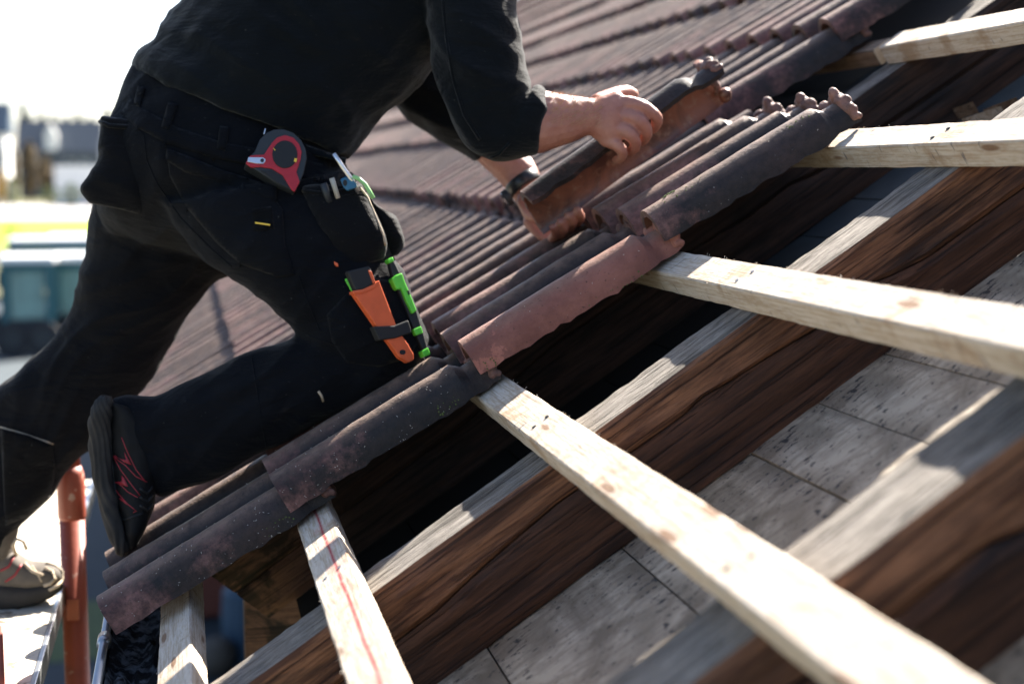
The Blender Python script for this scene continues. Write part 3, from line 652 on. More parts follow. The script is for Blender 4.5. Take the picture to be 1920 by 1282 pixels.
def tile_mesh(seed, nu=26, prof=PROF, mat=None, head=True):
    V, F, MI, TU = tile_arrays(seed, nu, prof); 
    if head:
        kb = knobs(seed); k = len(V); V += [tuple(v) for v in kb.V]; F += [tuple(i + k for i in f) for f in kb.F]; MI += [0] * len(kb.F); TU += [-.25] * len(kb.V)
        nb = MB(); nb.tube([Vector((TL - .006, y, -.010)) for y in (.050, .058, .075, .095, .102)], [.004, .010, .0115, .010, .004], 10)
        k = len(V); V += [tuple(v) for v in nb.V]; F += [tuple(i + k for i in f) for f in nb.F]; MI += [1] * len(nb.F); TU += [0.] * len(nb.V)
    rg = RG[:] + [.4] * (len(V) - len(RG)); me = bpy.data.meshes.new('roof_tile'); me.from_pydata(V, [], F); me.attributes.new('ridge', 'FLOAT', 'POINT').data.foreach_set('value', rg); me.materials.append(mat or M['tile']); me.materials.append(M['clay_under'])
    me.polygons.foreach_set('material_index', MI); me.polygons.foreach_set('use_smooth', [True] * len(F))
    a = me.attributes.new('tu', 'FLOAT', 'POINT'); a.data.foreach_set('value', TU)
    me.attributes.new('rnd', 'FLOAT', 'POINT').data.foreach_set('value', [0.] * len(V)); me.update()
    e = me.edges
    try: me.set_sharp_from_angle(angle=math.radians(42))
    except Exception: pass
    return me
TM = [tile_mesh(s * 3.3 + 1) for s in range(5)]; TML = [tile_mesh(s * 3.3 + 1, 4, PROFL, None, False) for s in range(2)]
TMF = [tile_mesh(s * 3.3 + 2, head=False) for s in range(4)]
TMC = tile_mesh(8.1, mat=M['tile_clean'])
UC = [-.700, -.388, -.034, .322, .655, .972] + [.972 + .345 * k for k in range(1, 9)]
Y0 = 2.352
roof = empty('tiled_roof', roofpt(-.7, 2.35, 0), 'weathered clay pantile roof behind and under the kneeling worker', 'roof')
rng = random.Random(11); spots = []
for ci, u in enumerate(UC):
    for j in range(0, 214):  # columns run on unseen so the roof also shades the yard
        if ci >= 4 and j < 4: continue
        y = Y0 + PY * j; P = roofpt(u + .2, y + .1, .04); d = (P - CAM).length
        v = P - CAM; z = v.dot(FW); px = 960 + FPX * v.dot(RT) / z; py = 641 + FPX * v.dot(DN) / z
        vis = -200 < px < 2050 and -140 < py < 1400
        hid = px < 300 and py < 640 or (px < 640 and 240 > py)
        spots.append((d if vis else d + 100, ci, j, u, y))
spots.sort(); near = spots[:296]; far = [s for s in spots[296:] if s[0] < 100 or s[1] < 12]
RT_T = Euler((0, -(THETA - TILT), 0))
for (d, ci, j, u, y) in near:
    me = TMC if (ci, j) == (2, 0) else TMF[(ci * 3 + j) % 4] if (j > 2 and ci == 3) or ci > 4 and d < 4.6 else TM[(ci * 7 + j * 3 + ci * j) % 5] if d < 4.6 else TML[(ci + j) % 2]
    o = bpy.data.objects.new('roof_tile', me); link(o, roof)
    jit = Euler((rng.uniform(-.012, .012), -(THETA - TILT) + rng.uniform(-.008, .008), rng.uniform(-.008, .008)))
    if j == 0: jit = Euler((0, -(THETA - TILT), 0))
    o.rotation_euler = jit; o.location = roofpt(u + (rng.uniform(-.006, .006) if j else 0), y, .031) - roof.location
    if (ci, j) == (2, 0): o['label'] = 'clean pinkish red tile at the open edge'
Vb = []; Fb = []; Mb = []; Tb = []; Rb = []; R3 = RT_T.to_matrix()
Vt, Ft, Mt, Tt = tile_arrays(5, 1, PROFL); R3n = np.array(R3); Vn = np.array(Vt)
for (d, ci, j, u, y) in far:
    if d > 100 and y < 4: continue
    k = len(Vb) * 0 + sum(len(x) for x in Vb); pos = np.array(roofpt(u + rng.uniform(-.006, .006), y, .031))
    Vb.append(Vn @ R3n.T + pos); Fb += [tuple(i + k for i in f) for f in Ft]; Mb += Mt; Tb += Tt; Rb += [rng.random()] * len(Vt)
VV = np.concatenate(Vb) - np.array(roof.location)
me = bpy.data.meshes.new('far_roof_tiles'); me.from_pydata(VV.tolist(), [], Fb); me.materials.append(M['tile']); me.materials.append(M['clay_under'])
me.polygons.foreach_set('material_index', Mb); me.polygons.foreach_set('use_smooth', [True] * len(Fb))
me.attributes.new('ridge', 'FLOAT', 'POINT').data.foreach_set('value', RG * len(Vb)); me.attributes.new('tu', 'FLOAT', 'POINT').data.foreach_set('value', Tb); me.attributes.new('rnd', 'FLOAT', 'POINT').data.foreach_set('value', Rb)
try: me.set_sharp_from_angle(angle=math.radians(42))
except Exception: pass
o = bpy.data.objects.new('far_roof_tiles', me); link(o, roof); o['kind'] = 'stuff'

# sawdust and moss on the nearest tiles
b = MB(); rng = random.Random(3)
def tile_surface(ci, j, f, s):         # point on the profile of a tile
    i = s * (len(PROF) - 1); k = int(i); q = i - k; y = PROF[k][0] * (1 - q) + PROF[min(k + 1, len(PROF) - 1)][0] * q; n = PROF[k][1] * (1 - q) + PROF[min(k + 1, len(PROF) - 1)][1] * q
    return roofpt(UC[ci], Y0 + PY * j, .031) + RT_T.to_matrix() @ Vector((f * TL, y, n + .0006))
for k in range(260):
    ci, j = rng.choice([(0, 0)] * 5 + [(1, 0)] * 5 + [(0, 1), (1, 1), (2, 0), (3, 0)])
    f = rng.random() * .83; s = rng.random() ** 1.4 * .5
    if ci == 0 and rng.random() < .25: f = rng.uniform(.62, .8)
    P = tile_surface(ci, j, f, s); L = rng.uniform(.0004, .0016); d = Vector((rng.uniform(-1, 1), rng.uniform(-1, 1), rng.uniform(-1, 1))).normalized()
    b.tube([P - d * L, P + d * L], [.0004, .0003], 4)
tag(b.build('sawdust', M['fleck'], None), 'pale sawdust specks scattered over the front row of tiles', kind='stuff')
b = MB()
for k in range(90):
    ci, c0, c1, s0 = rng.choice([(1, .70, .80, .03), (2, .02, .10, .02), (2, .5, .8, .0), (3, .02, .3, .22), (0, .70, .82, .03), (3, .7, .82, .2), (3, .10, .16, .30)])
    P = tile_surface(ci, 0, rng.uniform(c0, c1), min(.5, max(0, s0 + rng.uniform(-.02, .04)))); r = rng.uniform(.0006, .0018); b.ball(P, r, 5)
tag(b.build('moss', M['moss'], None), 'small tufts of moss along the edges of the front tiles', kind='stuff')

# held tile
A = onY(972, 352, 2.615); B = onY(1268, 138, 2.615)
du = (B - A).normalized(); wv = (-N * .125 + Y * .12 + U * .033); wv = (wv - du * wv.dot(du)).normalized(); nv = du.cross(wv)
# local x along the length, local y from roll to far edge, local z = weathered side (away from the camera)
if nv.dot(FW) < 0: nv = -nv
HT = Matrix((du, wv, nv)).transposed()
rot = HT.to_4x4()
ht = empty('held_tile', A, 'loose pantile held up in both hands showing its brown underside', 'roof tile')
PROFH = [(y, n if i < 8 else .0512 - .050 * ((i - 8) / 13) ** 1.9) for i, (y, n) in enumerate(PROF)]
me = tile_mesh(6.6, 34, PROFH); me.materials[1] = M['rust']
for v in me.vertices:
    f = v.co.x / TL; hd = sm(.80, .84, f)
    if v.co.y > .0: v.co.z *= 1 + .30 * hd
    v.co.x *= 1.09; v.co.y = v.co.y * (.50 if v.co.y > 0 else 1)
    if v.co.y > 0: v.co.z = .057 - (.057 - v.co.z) * .75
o = bpy.data.objects.new('tile_body', me); link(o, ht)
o.matrix_local = rot @ Matrix.Translation(Vector((0, .043, -.045)))
if HT.determinant() < 0:
    o.matrix_local = (Matrix((du, wv, nv)).transposed()).to_4x4() @ Matrix.Translation(Vector((0, .043, -.045)))

# ------------------------------------------------------------------ the worker
def cr(p0, p1, p2, p3, t):
    return tuple(.5 * ((2 * b) + (-a + c) * t + (2 * a - 5 * b + 4 * c - d) * t * t + (-a + 3 * b - 3 * c + d) * t ** 3) for a, b, c, d in zip(p0, p1, p2, p3))
def loft(mb, st, sub=4, n=24, ex=2.2):
    """stations (ax, ay, bx, by, Y, depth): the two outline points of a limb in one upright plane, and its half depth"""
    S = []
    for i in range(len(st) - 1):
        p = [st[max(0, i - 1)], st[i], st[i + 1], st[min(len(st) - 1, i + 2)]]
        S += [cr(*p, k / sub) for k in range(sub)]
    S.append(st[-1]); V = []; F = []
    for s in S:
        A, B = onY(s[0], s[1], s[4]), onY(s[2], s[3], s[4]); c = (A + B) / 2; h = (B - A) / 2; d = (c - CAM).normalized()
        d = (d - h.normalized() * d.dot(h.normalized())).normalized() * s[5]
        for k in range(n):
            a = 2 * math.pi * k / n; ca, sa = math.cos(a), math.sin(a)
            ca = math.copysign(abs(ca) ** (2 / ex), ca); sa = math.copysign(abs(sa) ** (2 / ex), sa); V.append(c + h * ca + d * sa)
    for i in range(len(S) - 1):
        for k in range(n): F.append((i * n + k, i * n + (k + 1) % n, (i + 1) * n + (k + 1) % n, (i + 1) * n + k))
    for base, rev in ((0, True), ((len(S) - 1) * n, False)):
        c = sum((V[base + k] for k in range(n)), Vector()) / n; V.append(c); q = len(V) - 1
        for k in range(n): F.append((base + (k + 1) % n, base + k, q) if rev else (base + k, base + (k + 1) % n, q))
    mb.add(V, F)
def chain(mb, pts, n=10):              # (px, py, Y, r) tapered finger-like chain with round ends
    P = [onY(p[0], p[1], p[2]) for p in pts]; R = [p[3] for p in pts]; Q = []; RR = []
    for i in range(len(P) - 1):
        for k in range(4):
            t = k / 4; a = [P[max(0, i - 1)], P[i], P[i + 1], P[min(len(P) - 1, i + 2)]]
            Q.append(Vector(cr(*[tuple(q) for q in a], t))); RR.append(R[i] + (R[i + 1] - R[i]) * t)
    Q.append(P[-1]); RR.append(R[-1]); mb.tube(Q, RR, n); mb.ball(Q[0], RR[0], n); mb.ball(Q[-1], RR[-1], n)
def folds(axis, amp, f1=9, f2=30):
    ax = Vector(axis).normalized(); b1 = ax.orthogonal().normalized(); b2 = ax.cross(b1)
    def fn(p):
        w = Vector((noise.noise(p * 4), noise.noise(p * 4 + Vector((9, 0, 0))), 0)) * .06
        q = Vector((p.dot(ax) * f2 + w.x * f2, p.dot(b1) * f1 + w.y * f1, p.dot(b2) * f1)); a = 1 - abs(noise.noise(q * .55)) * 2.2
        return amp * (a - .35) * (.35 + .9 * max(0, noise.noise(p * 5 + Vector((3, 3, 3))) + .35)) + amp * .35 * noise.noise(p * 22) 
    return fn

worker = empty('person', onY(500, 700, 2.6), 'worker in black trousers and dark sweatshirt kneeling on the tiles while holding a pantile', 'person')
def part(name, me, mat, parent=worker):
    me.materials.append(mat); o = bpy.data.objects.new(name, me); link(o, parent); o.location = -worker.location if parent is worker else (0, 0, 0); return o

tr = MB()
loft(tr, [(268, 96, 628, 250, 2.74, .120), (243, 132, 640, 300, 2.74, .150), (212, 205, 660, 335, 2.74, .170), (192, 262, 672, 375, 2.74, .178), (186, 330, 640, 430, 2.75, .170), (184, 392, 540, 470, 2.77, .135), (205, 430, 470, 495, 2.79, .085), (250, 450, 410, 490, 2.80, .03)])
loft(tr, [(300, 380, 655, 320, 2.62, .090), (365, 470, 700, 395, 2.60, .100), (420, 512, 728, 455, 2.585, .095), (490, 562, 758, 520, 2.57, .088), (545, 612, 780, 578, 2.555, .080), (580, 650, 800, 630, 2.545, .075), (640, 690, 797, 660, 2.54, .06)])
loft(tr, [(760, 600, 800, 668, 2.545, .05), (680, 612, 775, 694, 2.55, .066), (575, 628, 668, 755, 2.56, .072), (470, 660, 560, 812, 2.57, .074), (380, 705, 462, 866, 2.585, .072), (290, 740, 372, 908, 2.60, .062), (232, 744, 310, 930, 2.61, .054), (208, 750, 290, 925, 2.61, .048)])
loft(tr, [(190, 300, 430, 420, 2.84, .090), (172, 400, 445, 500, 2.86, .100), (152, 500, 400, 530, 2.88, .098), (136, 575, 345, 600, 2.90, .095), (92, 640, 312, 655, 2.92, .092), (38, 690, 286, 705, 2.93, .088), (-25, 745, 240, 765, 2.94, .085), (-70, 810, 182, 836, 2.95, .080), (-92, 880, 122, 880, 2.95, .075), (-95, 940, 98, 930, 2.95, .07), (-92, 985, 62, 968, 2.95, .062), (-88, 1040, 22, 1002, 2.95, .055), (-80, 1075, 12, 1040, 2.95, .05)])
fn = folds((.75, 0, -.65), .0085, 10, 38)
me_tr = fuse(tr, .0055, 8, fn); trousers = part('trousers', me_tr, M['trouser'])
sh = MB()
loft(sh, [(246, 128, 652, 296, 2.745, .166), (258, 100, 672, 272, 2.745, .172), (300, 52, 708, 226, 2.74, .176), (345, -8, 765, 178, 2.74, .175), (430, -90, 822, 112, 2.74, .178), (530, -170, 880, 20, 2.74, .180), (640, -235, 930, -60, 2.74, .17), (730, -270, 960, -130, 2.74, .13), (800, -290, 960, -190, 2.74, .075)])
# right sleeve
loft(sh, [(740, -150, 930, -120, 2.63, .075), (775, -70, 960, -60, 2.60, .080), (802, 20, 965, 20, 2.575, .075), (812, 100, 974, 90, 2.565, .070), (832, 180, 985, 150, 2.56, .066), (856, 240, 992, 185, 2.56, .062), (885, 282, 1003, 195, 2.56, .058), (940, 303, 1003, 165, 2.56, .060), (985, 300, 1010, 160, 2.56, .058), (1012, 288, 1026, 172, 2.56, .052)])
# left sleeve
loft(sh, [(760, -140, 930, -110, 2.88, .075), (745, -40, 900, -40, 2.92, .075), (738, 60, 880, 60, 2.93, .07), (738, 130, 870, 110, 2.93, .066), (745, 198, 880, 130, 2.92, .062), (800, 246, 905, 180, 2.90, .058), (850, 280, 930, 232, 2.88, .052), (893, 308, 955, 268, 2.87, .047)])
fn2 = folds((.6, .1, .8), .0095, 9, 34)
me_sh = fuse(sh, .0055, 6, fn2); shirt = part('sweatshirt', me_sh, M['shirt'])
# skin: one continuous body under the clothes, with head, forearms and hands
sk = MB()
loft(sk, [(300, 190, 600, 320, 2.74, .10), (400, 60, 690, 220, 2.74, .11), (560, -100, 830, 60, 2.74, .12), (700, -215, 900, -90, 2.74, .12), (800, -255, 900, -175, 2.74, .06), (870, -285, 945, -205, 2.74, .052), (930, -310, 985, -225, 2.74, .05)], n=16)
H0 = onY(1010, -275, 2.74); sk.ball(H0, (.098, .078, .11), 16); sk.ball(H0 + Vector((.03, 0, -.07)), (.062, .058, .06), 14)
sk.ball(H0 + Vector((.105, 0, -.035)), (.018, .013, .022), 8); sk.ball(H0 + Vector((.098, 0, -.085)), (.016, .024, .012), 8)
for s in (-1, 1): sk.ball(H0 + Vector((-.005, s * .078, -.02)), (.02, .012, .032), 8)
loft(sk, [(800, -110, 900, -90, 2.63, .05), (845, 60, 925, 60, 2.58, .045), (880, 180, 950, 160, 2.56, .042), (930, 270, 985, 175, 2.56, .040), (1000, 288, 1008, 168, 2.56, .047), (1055, 274, 1058, 177, 2.56, .041), (1100, 256, 1108, 184, 2.56, .030), (1118, 254, 1122, 182, 2.56, .026)], n=18)
loft(sk, [(1105, 252, 1112, 184, 2.56, .025), (1122, 266, 1136, 176, 2.56, .025), (1142, 280, 1160, 170, 2.558, .026), (1158, 276, 1172, 184, 2.557, .021), (1168, 262, 1180, 196, 2.557, .013)], n=18)
chain(sk, [(1160, 194, 2.556, 0.0147), (1190, 196, 2.546, 0.0129), (1218, 208, 2.544, 0.0118), (1232, 224, 2.552, 0.0105), (1226, 242, 2.580, 0.0089)])
chain(sk, [(1158, 216, 2.552, 0.0147), (1190, 222, 2.540, 0.0129), (1209, 238, 2.540, 0.0116), (1212, 255, 2.556, 0.0100), (1204, 266, 2.585, 0.0085)])
chain(sk, [(1148, 240, 2.552, 0.0142), (1176, 248, 2.539, 0.0122), (1190, 263, 2.541, 0.0109), (1190, 278, 2.558, 0.0094), (1180, 286, 2.585, 0.0081)])
chain(sk, [(1136, 262, 2.555, 0.0131), (1156, 272, 2.545, 0.0109), (1167, 285, 2.550, 0.0096), (1164, 297, 2.566, 0.0083), (1154, 300, 2.590, 0.0072)])
chain(sk, [(1120, 194, 2.575, 0.0169), (1148, 180, 2.597, 0.0142), (1172, 173, 2.617, 0.0122), (1188, 177, 2.635, 0.0100)])
# left arm and hand
loft(sk, [(820, -110, 900, -100, 2.88, .045), (790, 60, 860, 60, 2.93, .042), (790, 150, 850, 130, 2.92, .038), (850, 265, 920, 215, 2.89, .036), (896, 302, 962, 268, 2.87, .037), (930, 334, 992, 292, 2.85, .034), (955, 362, 1008, 318, 2.83, .028), (968, 380, 1016, 336, 2.82, .024), (984, 410, 1036, 372, 2.815, .022), (1002, 440, 1052, 398, 2.81, .020)], n=18)
chain(sk, [(1000, 395, 2.80, .017), (1024, 424, 2.79, .0115), (1046, 442, 2.765, .0105), (1056, 430, 2.690, .0090), (1050, 416, 2.660, .0080)])
chain(sk, [(1008, 385, 2.80, .017), (1040, 412, 2.79, .0115), (1062, 430, 2.765, .0105), (1072, 417, 2.690, .0090), (1066, 404, 2.660, .0080)])
chain(sk, [(1016, 380, 2.80, .016), (1050, 400, 2.79, .0115), (1078, 418, 2.765, .0100), (1088, 406, 2.690, .0088), (1082, 394, 2.660, .0080)])
chain(sk, [(995, 415, 2.81, .015), (1012, 438, 2.79, .0105), (1032, 450, 2.765, .0092), (1040, 438, 2.70, .0080), (1036, 426, 2.665, .0072)])
chain(sk, [(985, 375, 2.79, .017), (992, 400, 2.765, .0130), (1004, 408, 2.745, .0110)])
# legs inside the trousers, down to the ankles
loft(sk, [(330, 330, 600, 360, 2.70, .08), (450, 470, 640, 420, 2.60, .06), (600, 600, 740, 580, 2.555, .05), (680, 640, 760, 650, 2.55, .045), (560, 680, 600, 760, 2.56, .045), (380, 750, 410, 850, 2.59, .042), (250, 790, 262, 880, 2.61, .035)], n=16)
loft(sk, [(250, 330, 420, 400, 2.82, .08), (200, 480, 370, 520, 2.88, .07), (100, 660, 250, 690, 2.92, .06), (0, 800, 110, 840, 2.95, .05), (-60, 900, 50, 900, 2.95, .045), (-50, 1000, 20, 1000, 2.95, .035), (-50, 1075, 15, 1070, 2.95, .033)], n=16)
me_sk = fuse(sk, .0032, 2, lambda p: .0010 * noise.noise(p * 60) + .0006 * noise.noise(p * 140)); body = part('body', me_sk, M['skin'])
hb = MB(); hb.ball(H0 + Vector((-.022, 0, .028)), (.105, .086, .105), 20)
for v in hb.V: v += (v - H0).normalized() * .008 * noise.noise(v * 60)
part('hair', fuse(hb, .006, 1, lambda p: .004 * noise.noise(p * 120)), M['hair'])
for s in (-1, 1):
    b = MB(); b.ball(H0 + Vector((.088, s * .032, -.012)), .012, 10); ey = part('eye', fuse(b, .003, 1), M['eye'])
    b = MB(); b.ball(H0 + Vector((.099, s * .032, -.013)), (.003, .006, .006), 8); o = meshobj('iris', b.V, b.F, M['iris'], ey)

def bvh_of(me): return BVHTree.FromPolygons([v.co.copy() for v in me.vertices], [tuple(p.vertices) for p in me.polygons])
BT, BS, BK = bvh_of(me_tr), bvh_of(me_sh), bvh_of(me_sk)
def hit(bv, px, py):
    d = ray(px, py).normalized(); h = bv.ray_cast(CAM, d); return (h[0], h[1], h[3]) if h[0] else None
def surf(bv, px, py, off=.0, dflt=2.5):
    h = hit(bv, px, py)
    return h[0] - ray(px, py).normalized() * off if h else onY(px, py, dflt)
def strip_on(name, bv, pts, r, mat, parent=worker, off=.0, step=8):
    Q = []
    for (a, b_) in zip(pts, pts[1:]):
        L = math.hypot(b_[0] - a[0], b_[1] - a[1]); k = max(1, int(L / step)); Q += [(a[0] + (b_[0] - a[0]) * i / k, a[1] + (b_[1] - a[1]) * i / k) for i in range(k)]
    Q.append(pts[-1]); P = []
    for q in Q:
        h = hit(bv, *q)
        if h: P.append(h[0] - ray(*q).normalized() * off)
    if len(P) < 2: return None
    b = MB(); b.tube(P, r, 6); o = meshobj(name, b.V, b.F, mat, parent, True); o.location = -worker.location if parent is worker else -parent.location; return o
def inpoly(x, y, P):
    c = False; j = len(P) - 1
    for i in range(len(P)):
        if (P[i][1] > y) != (P[j][1] > y) and x < (P[j][0] - P[i][0]) * (y - P[i][1]) / (P[j][1] - P[i][1]) + P[i][0]: c = not c
        j = i
    return c
def patch(name, bv, poly, th, mat, parent=worker, step=7, off=0.0, puff=0.0, rnd_=.0):
    """a piece of cloth laid on the body: a grid inside the outline, dropped on the surface and given thickness"""
    bm = bmesh.new(); vs = [bm.verts.new((p[0], p[1], 0)) for p in poly]; f = bm.faces.new(vs)
    x0 = min(p[0] for p in poly); x1 = max(p[0] for p in poly); y0 = min(p[1] for p in poly); y1 = max(p[1] for p in poly)
    for ax, lo, hi in ((0, x0, x1), (1, y0, y1)):
        k = lo + step
        while k < hi:
            no = (1, 0, 0) if ax == 0 else (0, 1, 0); co = (k, 0, 0) if ax == 0 else (0, k, 0)
            bmesh.ops.bisect_plane(bm, geom=bm.verts[:] + bm.edges[:] + bm.faces[:], plane_co=co, plane_no=no); k += step
    bmesh.ops.triangulate(bm, faces=bm.faces[:])
    bm.verts.ensure_lookup_table(); last = None; cx, cy = (x0 + x1) / 2, (y0 + y1) / 2; pos = []
    edge_v = {v for e_ in bm.edges if e_.is_boundary for v in e_.verts}
    for v in bm.verts:
        h = hit(bv, v.co.x, v.co.y); pos.append((v, h[0] if h else None, v in edge_v))
    dm = [((p - CAM).dot(FW)) for _, p, _ in pos if p]; dmed = sum(dm) / max(1, len(dm)) if dm else 2.5
    for v, p, e_ in pos:
        r = ray(v.co.x, v.co.y)
        if p is None: p = CAM + r * dmed
        pf = 0 if e_ else puff * (1 - min(1, ((v.co.x - cx) / ((x1 - x0) / 2)) ** 2)) * (1 - min(1, ((v.co.y - cy) / ((y1 - y0) / 2)) ** 2))
        v.co = p - r.normalized() * (off + th * (.6 if e_ else 1) + pf + rnd_ * noise.noise(p * 30))
    me = bpy.data.meshes.new(name); bmesh.ops.smooth_vert(bm, verts=[v for v in bm.verts if v not in edge_v], factor=.5); bm.to_mesh(me); bm.free()
    me.polygons.foreach_set('use_smooth', [True] * len(me.polygons)); me.materials.append(mat)
    o = bpy.data.objects.new(name, me); link(o, parent); o.location = -worker.location if parent is worker else -parent.location
    s = o.modifiers.new('thick', 'SOLIDIFY'); s.thickness = th + off + .003; s.offset = -1
    # make normals face the camera
    if sum((p.normal.dot(p.center - CAM) for p in me.polygons)) > 0: me.flip_normals()
    return o
def prism(name, poly, th, mat, bv, parent, off=.001, bev=.0012, samples=None):
    """a rigid flat thing laid against the body: plane fitted to the body behind it"""
    pts = samples or poly; H = [h[0] for h in (hit(bv, *p) for p in pts) if h]; c = sum(H, Vector()) / len(H)
    A = np.array([tuple(h - c) for h in H]); n = Vector(np.linalg.svd(A)[2][2]) if len(H) > 3 else -ray(*poly[0]).normalized()
    if n.dot(CAM - c) < 0: n = -n
    vd = (CAM - c).normalized()
    if n.dot(vd) < .75: n = (n + vd * 1.2).normalized()
    d = max(n.dot(h) for h in H) * .5 + n.dot(c) * .5 + off
    return prism_plane(name, poly, th, mat, n, d, parent, bev), n, d
def prism_plane(name, poly, th, mat, n, d, parent, bev=.0012):
    P = [onP(p[0], p[1], n, d + th) for p in poly]; Q = [p - n * th for p in P]; k = len(P)
    # orient so the front faces the camera
    nn = Vector(); 
    for i in range(k): nn += P[i].cross(P[(i + 1) % k])
    idx = list(range(k)) if nn.dot(n) > 0 else list(range(k - 1, -1, -1))
    P = [P[i] for i in idx]; Q = [Q[i] for i in idx]
    o = meshobj(name, local(parent, P + Q) if parent is not worker else [v - worker.location for v in P + Q], [tuple(range(k)), tuple(range(2 * k - 1, k - 1, -1))] + [(i, k + i, k + (i + 1) % k, (i + 1) % k) for i in range(k)], mat, parent, False)
    if bev: bevel(o, bev, 2)
    return o
def circ(cx, cy, rx, ry, n=28): return [(cx + rx * math.cos(2 * math.pi * i / n), cy + ry * math.sin(2 * math.pi * i / n)) for i in range(n)]

# clothing details
patch('waistband', BT, [(244, 184), (268, 204), (330, 238), (420, 268), (500, 282), (575, 300), (640, 318), (636, 352), (560, 330), (480, 312), (400, 296), (310, 268), (258, 240), (226, 212)], .004, M['trouser'])
patch('shirt_hem', BS, [(258, 132), (268, 130), (300, 152), (360, 196), (440, 232), (540, 262), (600, 280), (650, 296), (648, 306), (560, 285), (520, 270), (430, 246), (350, 212), (290, 172), (262, 146)], .005, M['shirt'])
for poly in ([(315, 192), (333, 196), (318, 244), (302, 238)], [(412, 236), (430, 238), (424, 282), (406, 280)], [(258, 160), (272, 165), (262, 200), (250, 196)], [(606, 296), (622, 300), (615, 340), (600, 338)]):
    patch('belt_loop', BT, poly, .007, M['trouser'], step=6)
patch('back_pocket', BT, [(312, 285), (400, 322), (500, 352), (530, 392), (535, 460), (552, 515), (520, 520), (450, 495), (405, 455), (350, 390), (318, 330)], .0035, M['trouser'], puff=.006)
patch('pocket_flap', BT, [(312, 278), (345, 290), (420, 320), (520, 350), (518, 380), (440, 352), (350, 325), (310, 300)], .009, M['trouser'], rnd_=.003)
sp = [(245, 225), (270, 255), (275, 300), (295, 345), (340, 410), (400, 470), (435, 500)]; strip_on('seam', BT, sp, .0014, M['trouser'])
strip_on('seam', BT, [(470, 660), (482, 730), (492, 800), (500, 840)], .0013, M['trouser']); strip_on('seam', BT, [(575, 628), (640, 650), (720, 640), (790, 600)], .0016, M['trouser'])
strip_on('seam', BT, [(0, 800), (50, 815), (100, 832)], .0018, M['lace']); strip_on('seam', BT, [(560, 516), (575, 560), (600, 620)], .0012, M['trouser'])
patch('knee_patch', BT, [(0, 802), (55, 816), (98, 834), (104, 880), (96, 930), (60, 965), (10, 985)], .006, M['kneepad'], step=9, puff=.004)
patch('knee_patch', BT, [(612, 590), (660, 540), (700, 520), (752, 530), (778, 585), (786, 640), (766, 672), (710, 688), (650, 680), (622, 640)], .0015, M['trouser'], step=9, puff=.003)
strip_on('sleeve_crease', BS, [(830, 0), (838, 80), (850, 150), (870, 215), (900, 262)], .003, M['shirt'])
strip_on('cuff', BS, [(1024, 174), (1032, 200), (1032, 235), (1020, 268), (1005, 290)], .0028, M['shirt'])
strip_on('cuff', BS, [(955, 268), (935, 290), (893, 306)], .0028, M['shirt'])
o = patch('logo_tab', BT, [(468, 388), (512, 384), (516, 430), (470, 436)], .010, M['kneepad'], step=8)
prism('yellow_bar', [(478, 416), (506, 420), (506, 423), (478, 419)], .002, M['yellow'], BT, worker, off=.0115, bev=0)
o = strip_on('scuff', BT, [(597, 733), (603, 742), (606, 752)], .0022, M['lace'])

# hanging nail pockets
def pouch(name, st, mat, n=22, amp=.007, voxel=.0045):
    b = MB(); loft(b, st, 4, n, 2.8); me = fuse(b, voxel, 2, folds((.5, .2, .8), amp, 14, 30)); return part(name, me, mat), me
pouch('holster_pocket', [(188, 218, 258, 230, 2.66, .026), (186, 250, 264, 280, 2.655, .030), (184, 292, 270, 325, 2.65, .032), (168, 325, 272, 356, 2.65, .034), (150, 352, 270, 384, 2.65, .030), (168, 380, 262, 402, 2.65, .020)], M['pouch'])
strip_on('holster_rim', bvh_of(bpy.data.objects['holster_pocket'].data), [(188, 228), (205, 236), (240, 238), (262, 238)], .004, M['pouch'])
p2, me_p2 = pouch('holster_pocket', [(676, 346, 712, 392, 2.60, .045), (690, 395, 740, 410, 2.60, .052), (700, 440, 757, 450, 2.60, .052), (706, 485, 742, 478, 2.60, .040)], M['pouch'])
p1, me_p1 = pouch('tool_pocket', [(566, 352, 676, 346, 2.535, .020), (578, 386, 692, 384, 2.525, .030), (598, 430, 712, 420, 2.52, .034), (618, 475, 724, 458, 2.52, .032), (640, 508, 722, 488, 2.525, .024)], M['pouch'])
BP = bvh_of(me_p1)
strip_on('pocket_rim', BP, [(568, 358), (600, 362), (640, 358), (675, 350)], .0035, M['pouch']); strip_on('pocket_rim', BP, [(672, 348), (690, 372), (702, 400), (718, 440), (722, 460)], .0022, M['lace'])
strip_on('stitch', BP, [(586, 366), (640, 368), (680, 362)], .0010, M['pouch'])
def thing(name, at, label, cat): return empty(name, at, label, cat)
S = lambda L, ox, oy, s: [(ox + a / s, oy + b_ / s) for a, b_ in L]
# tape measure on the waistband
BA = bvh_of(me_tr); at = surf(BT, 520, 300)
tm = thing('tape_measure', at, 'red and black tape measure clipped to the worker\'s waistband', 'tape measure')
case = S([(300, 520), (380, 330), (480, 230), (600, 180), (740, 180), (880, 230), (1000, 340), (1070, 480), (1085, 620), (1040, 830), (985, 970), (900, 1120), (840, 1090), (640, 1000), (400, 840), (170, 700), (165, 670), (220, 590)], 440, 220, 8.01)
o, nP, dP = prism('case', case, .034, M['greyp'], BT, tm, off=.002, bev=.004)
redp = S([(165, 690), (230, 575), (300, 565), (440, 560), (480, 500), (560, 380), (640, 300), (760, 265), (880, 300), (970, 400), (1010, 520), (990, 640), (930, 820), (980, 970), (900, 1120), (850, 1080), (720, 870), (560, 770), (380, 745), (250, 755)], 440, 220, 8.01)
prism_plane('face_plate', redp, .0045, M['red'], nP, dP + .032, tm, .0012)
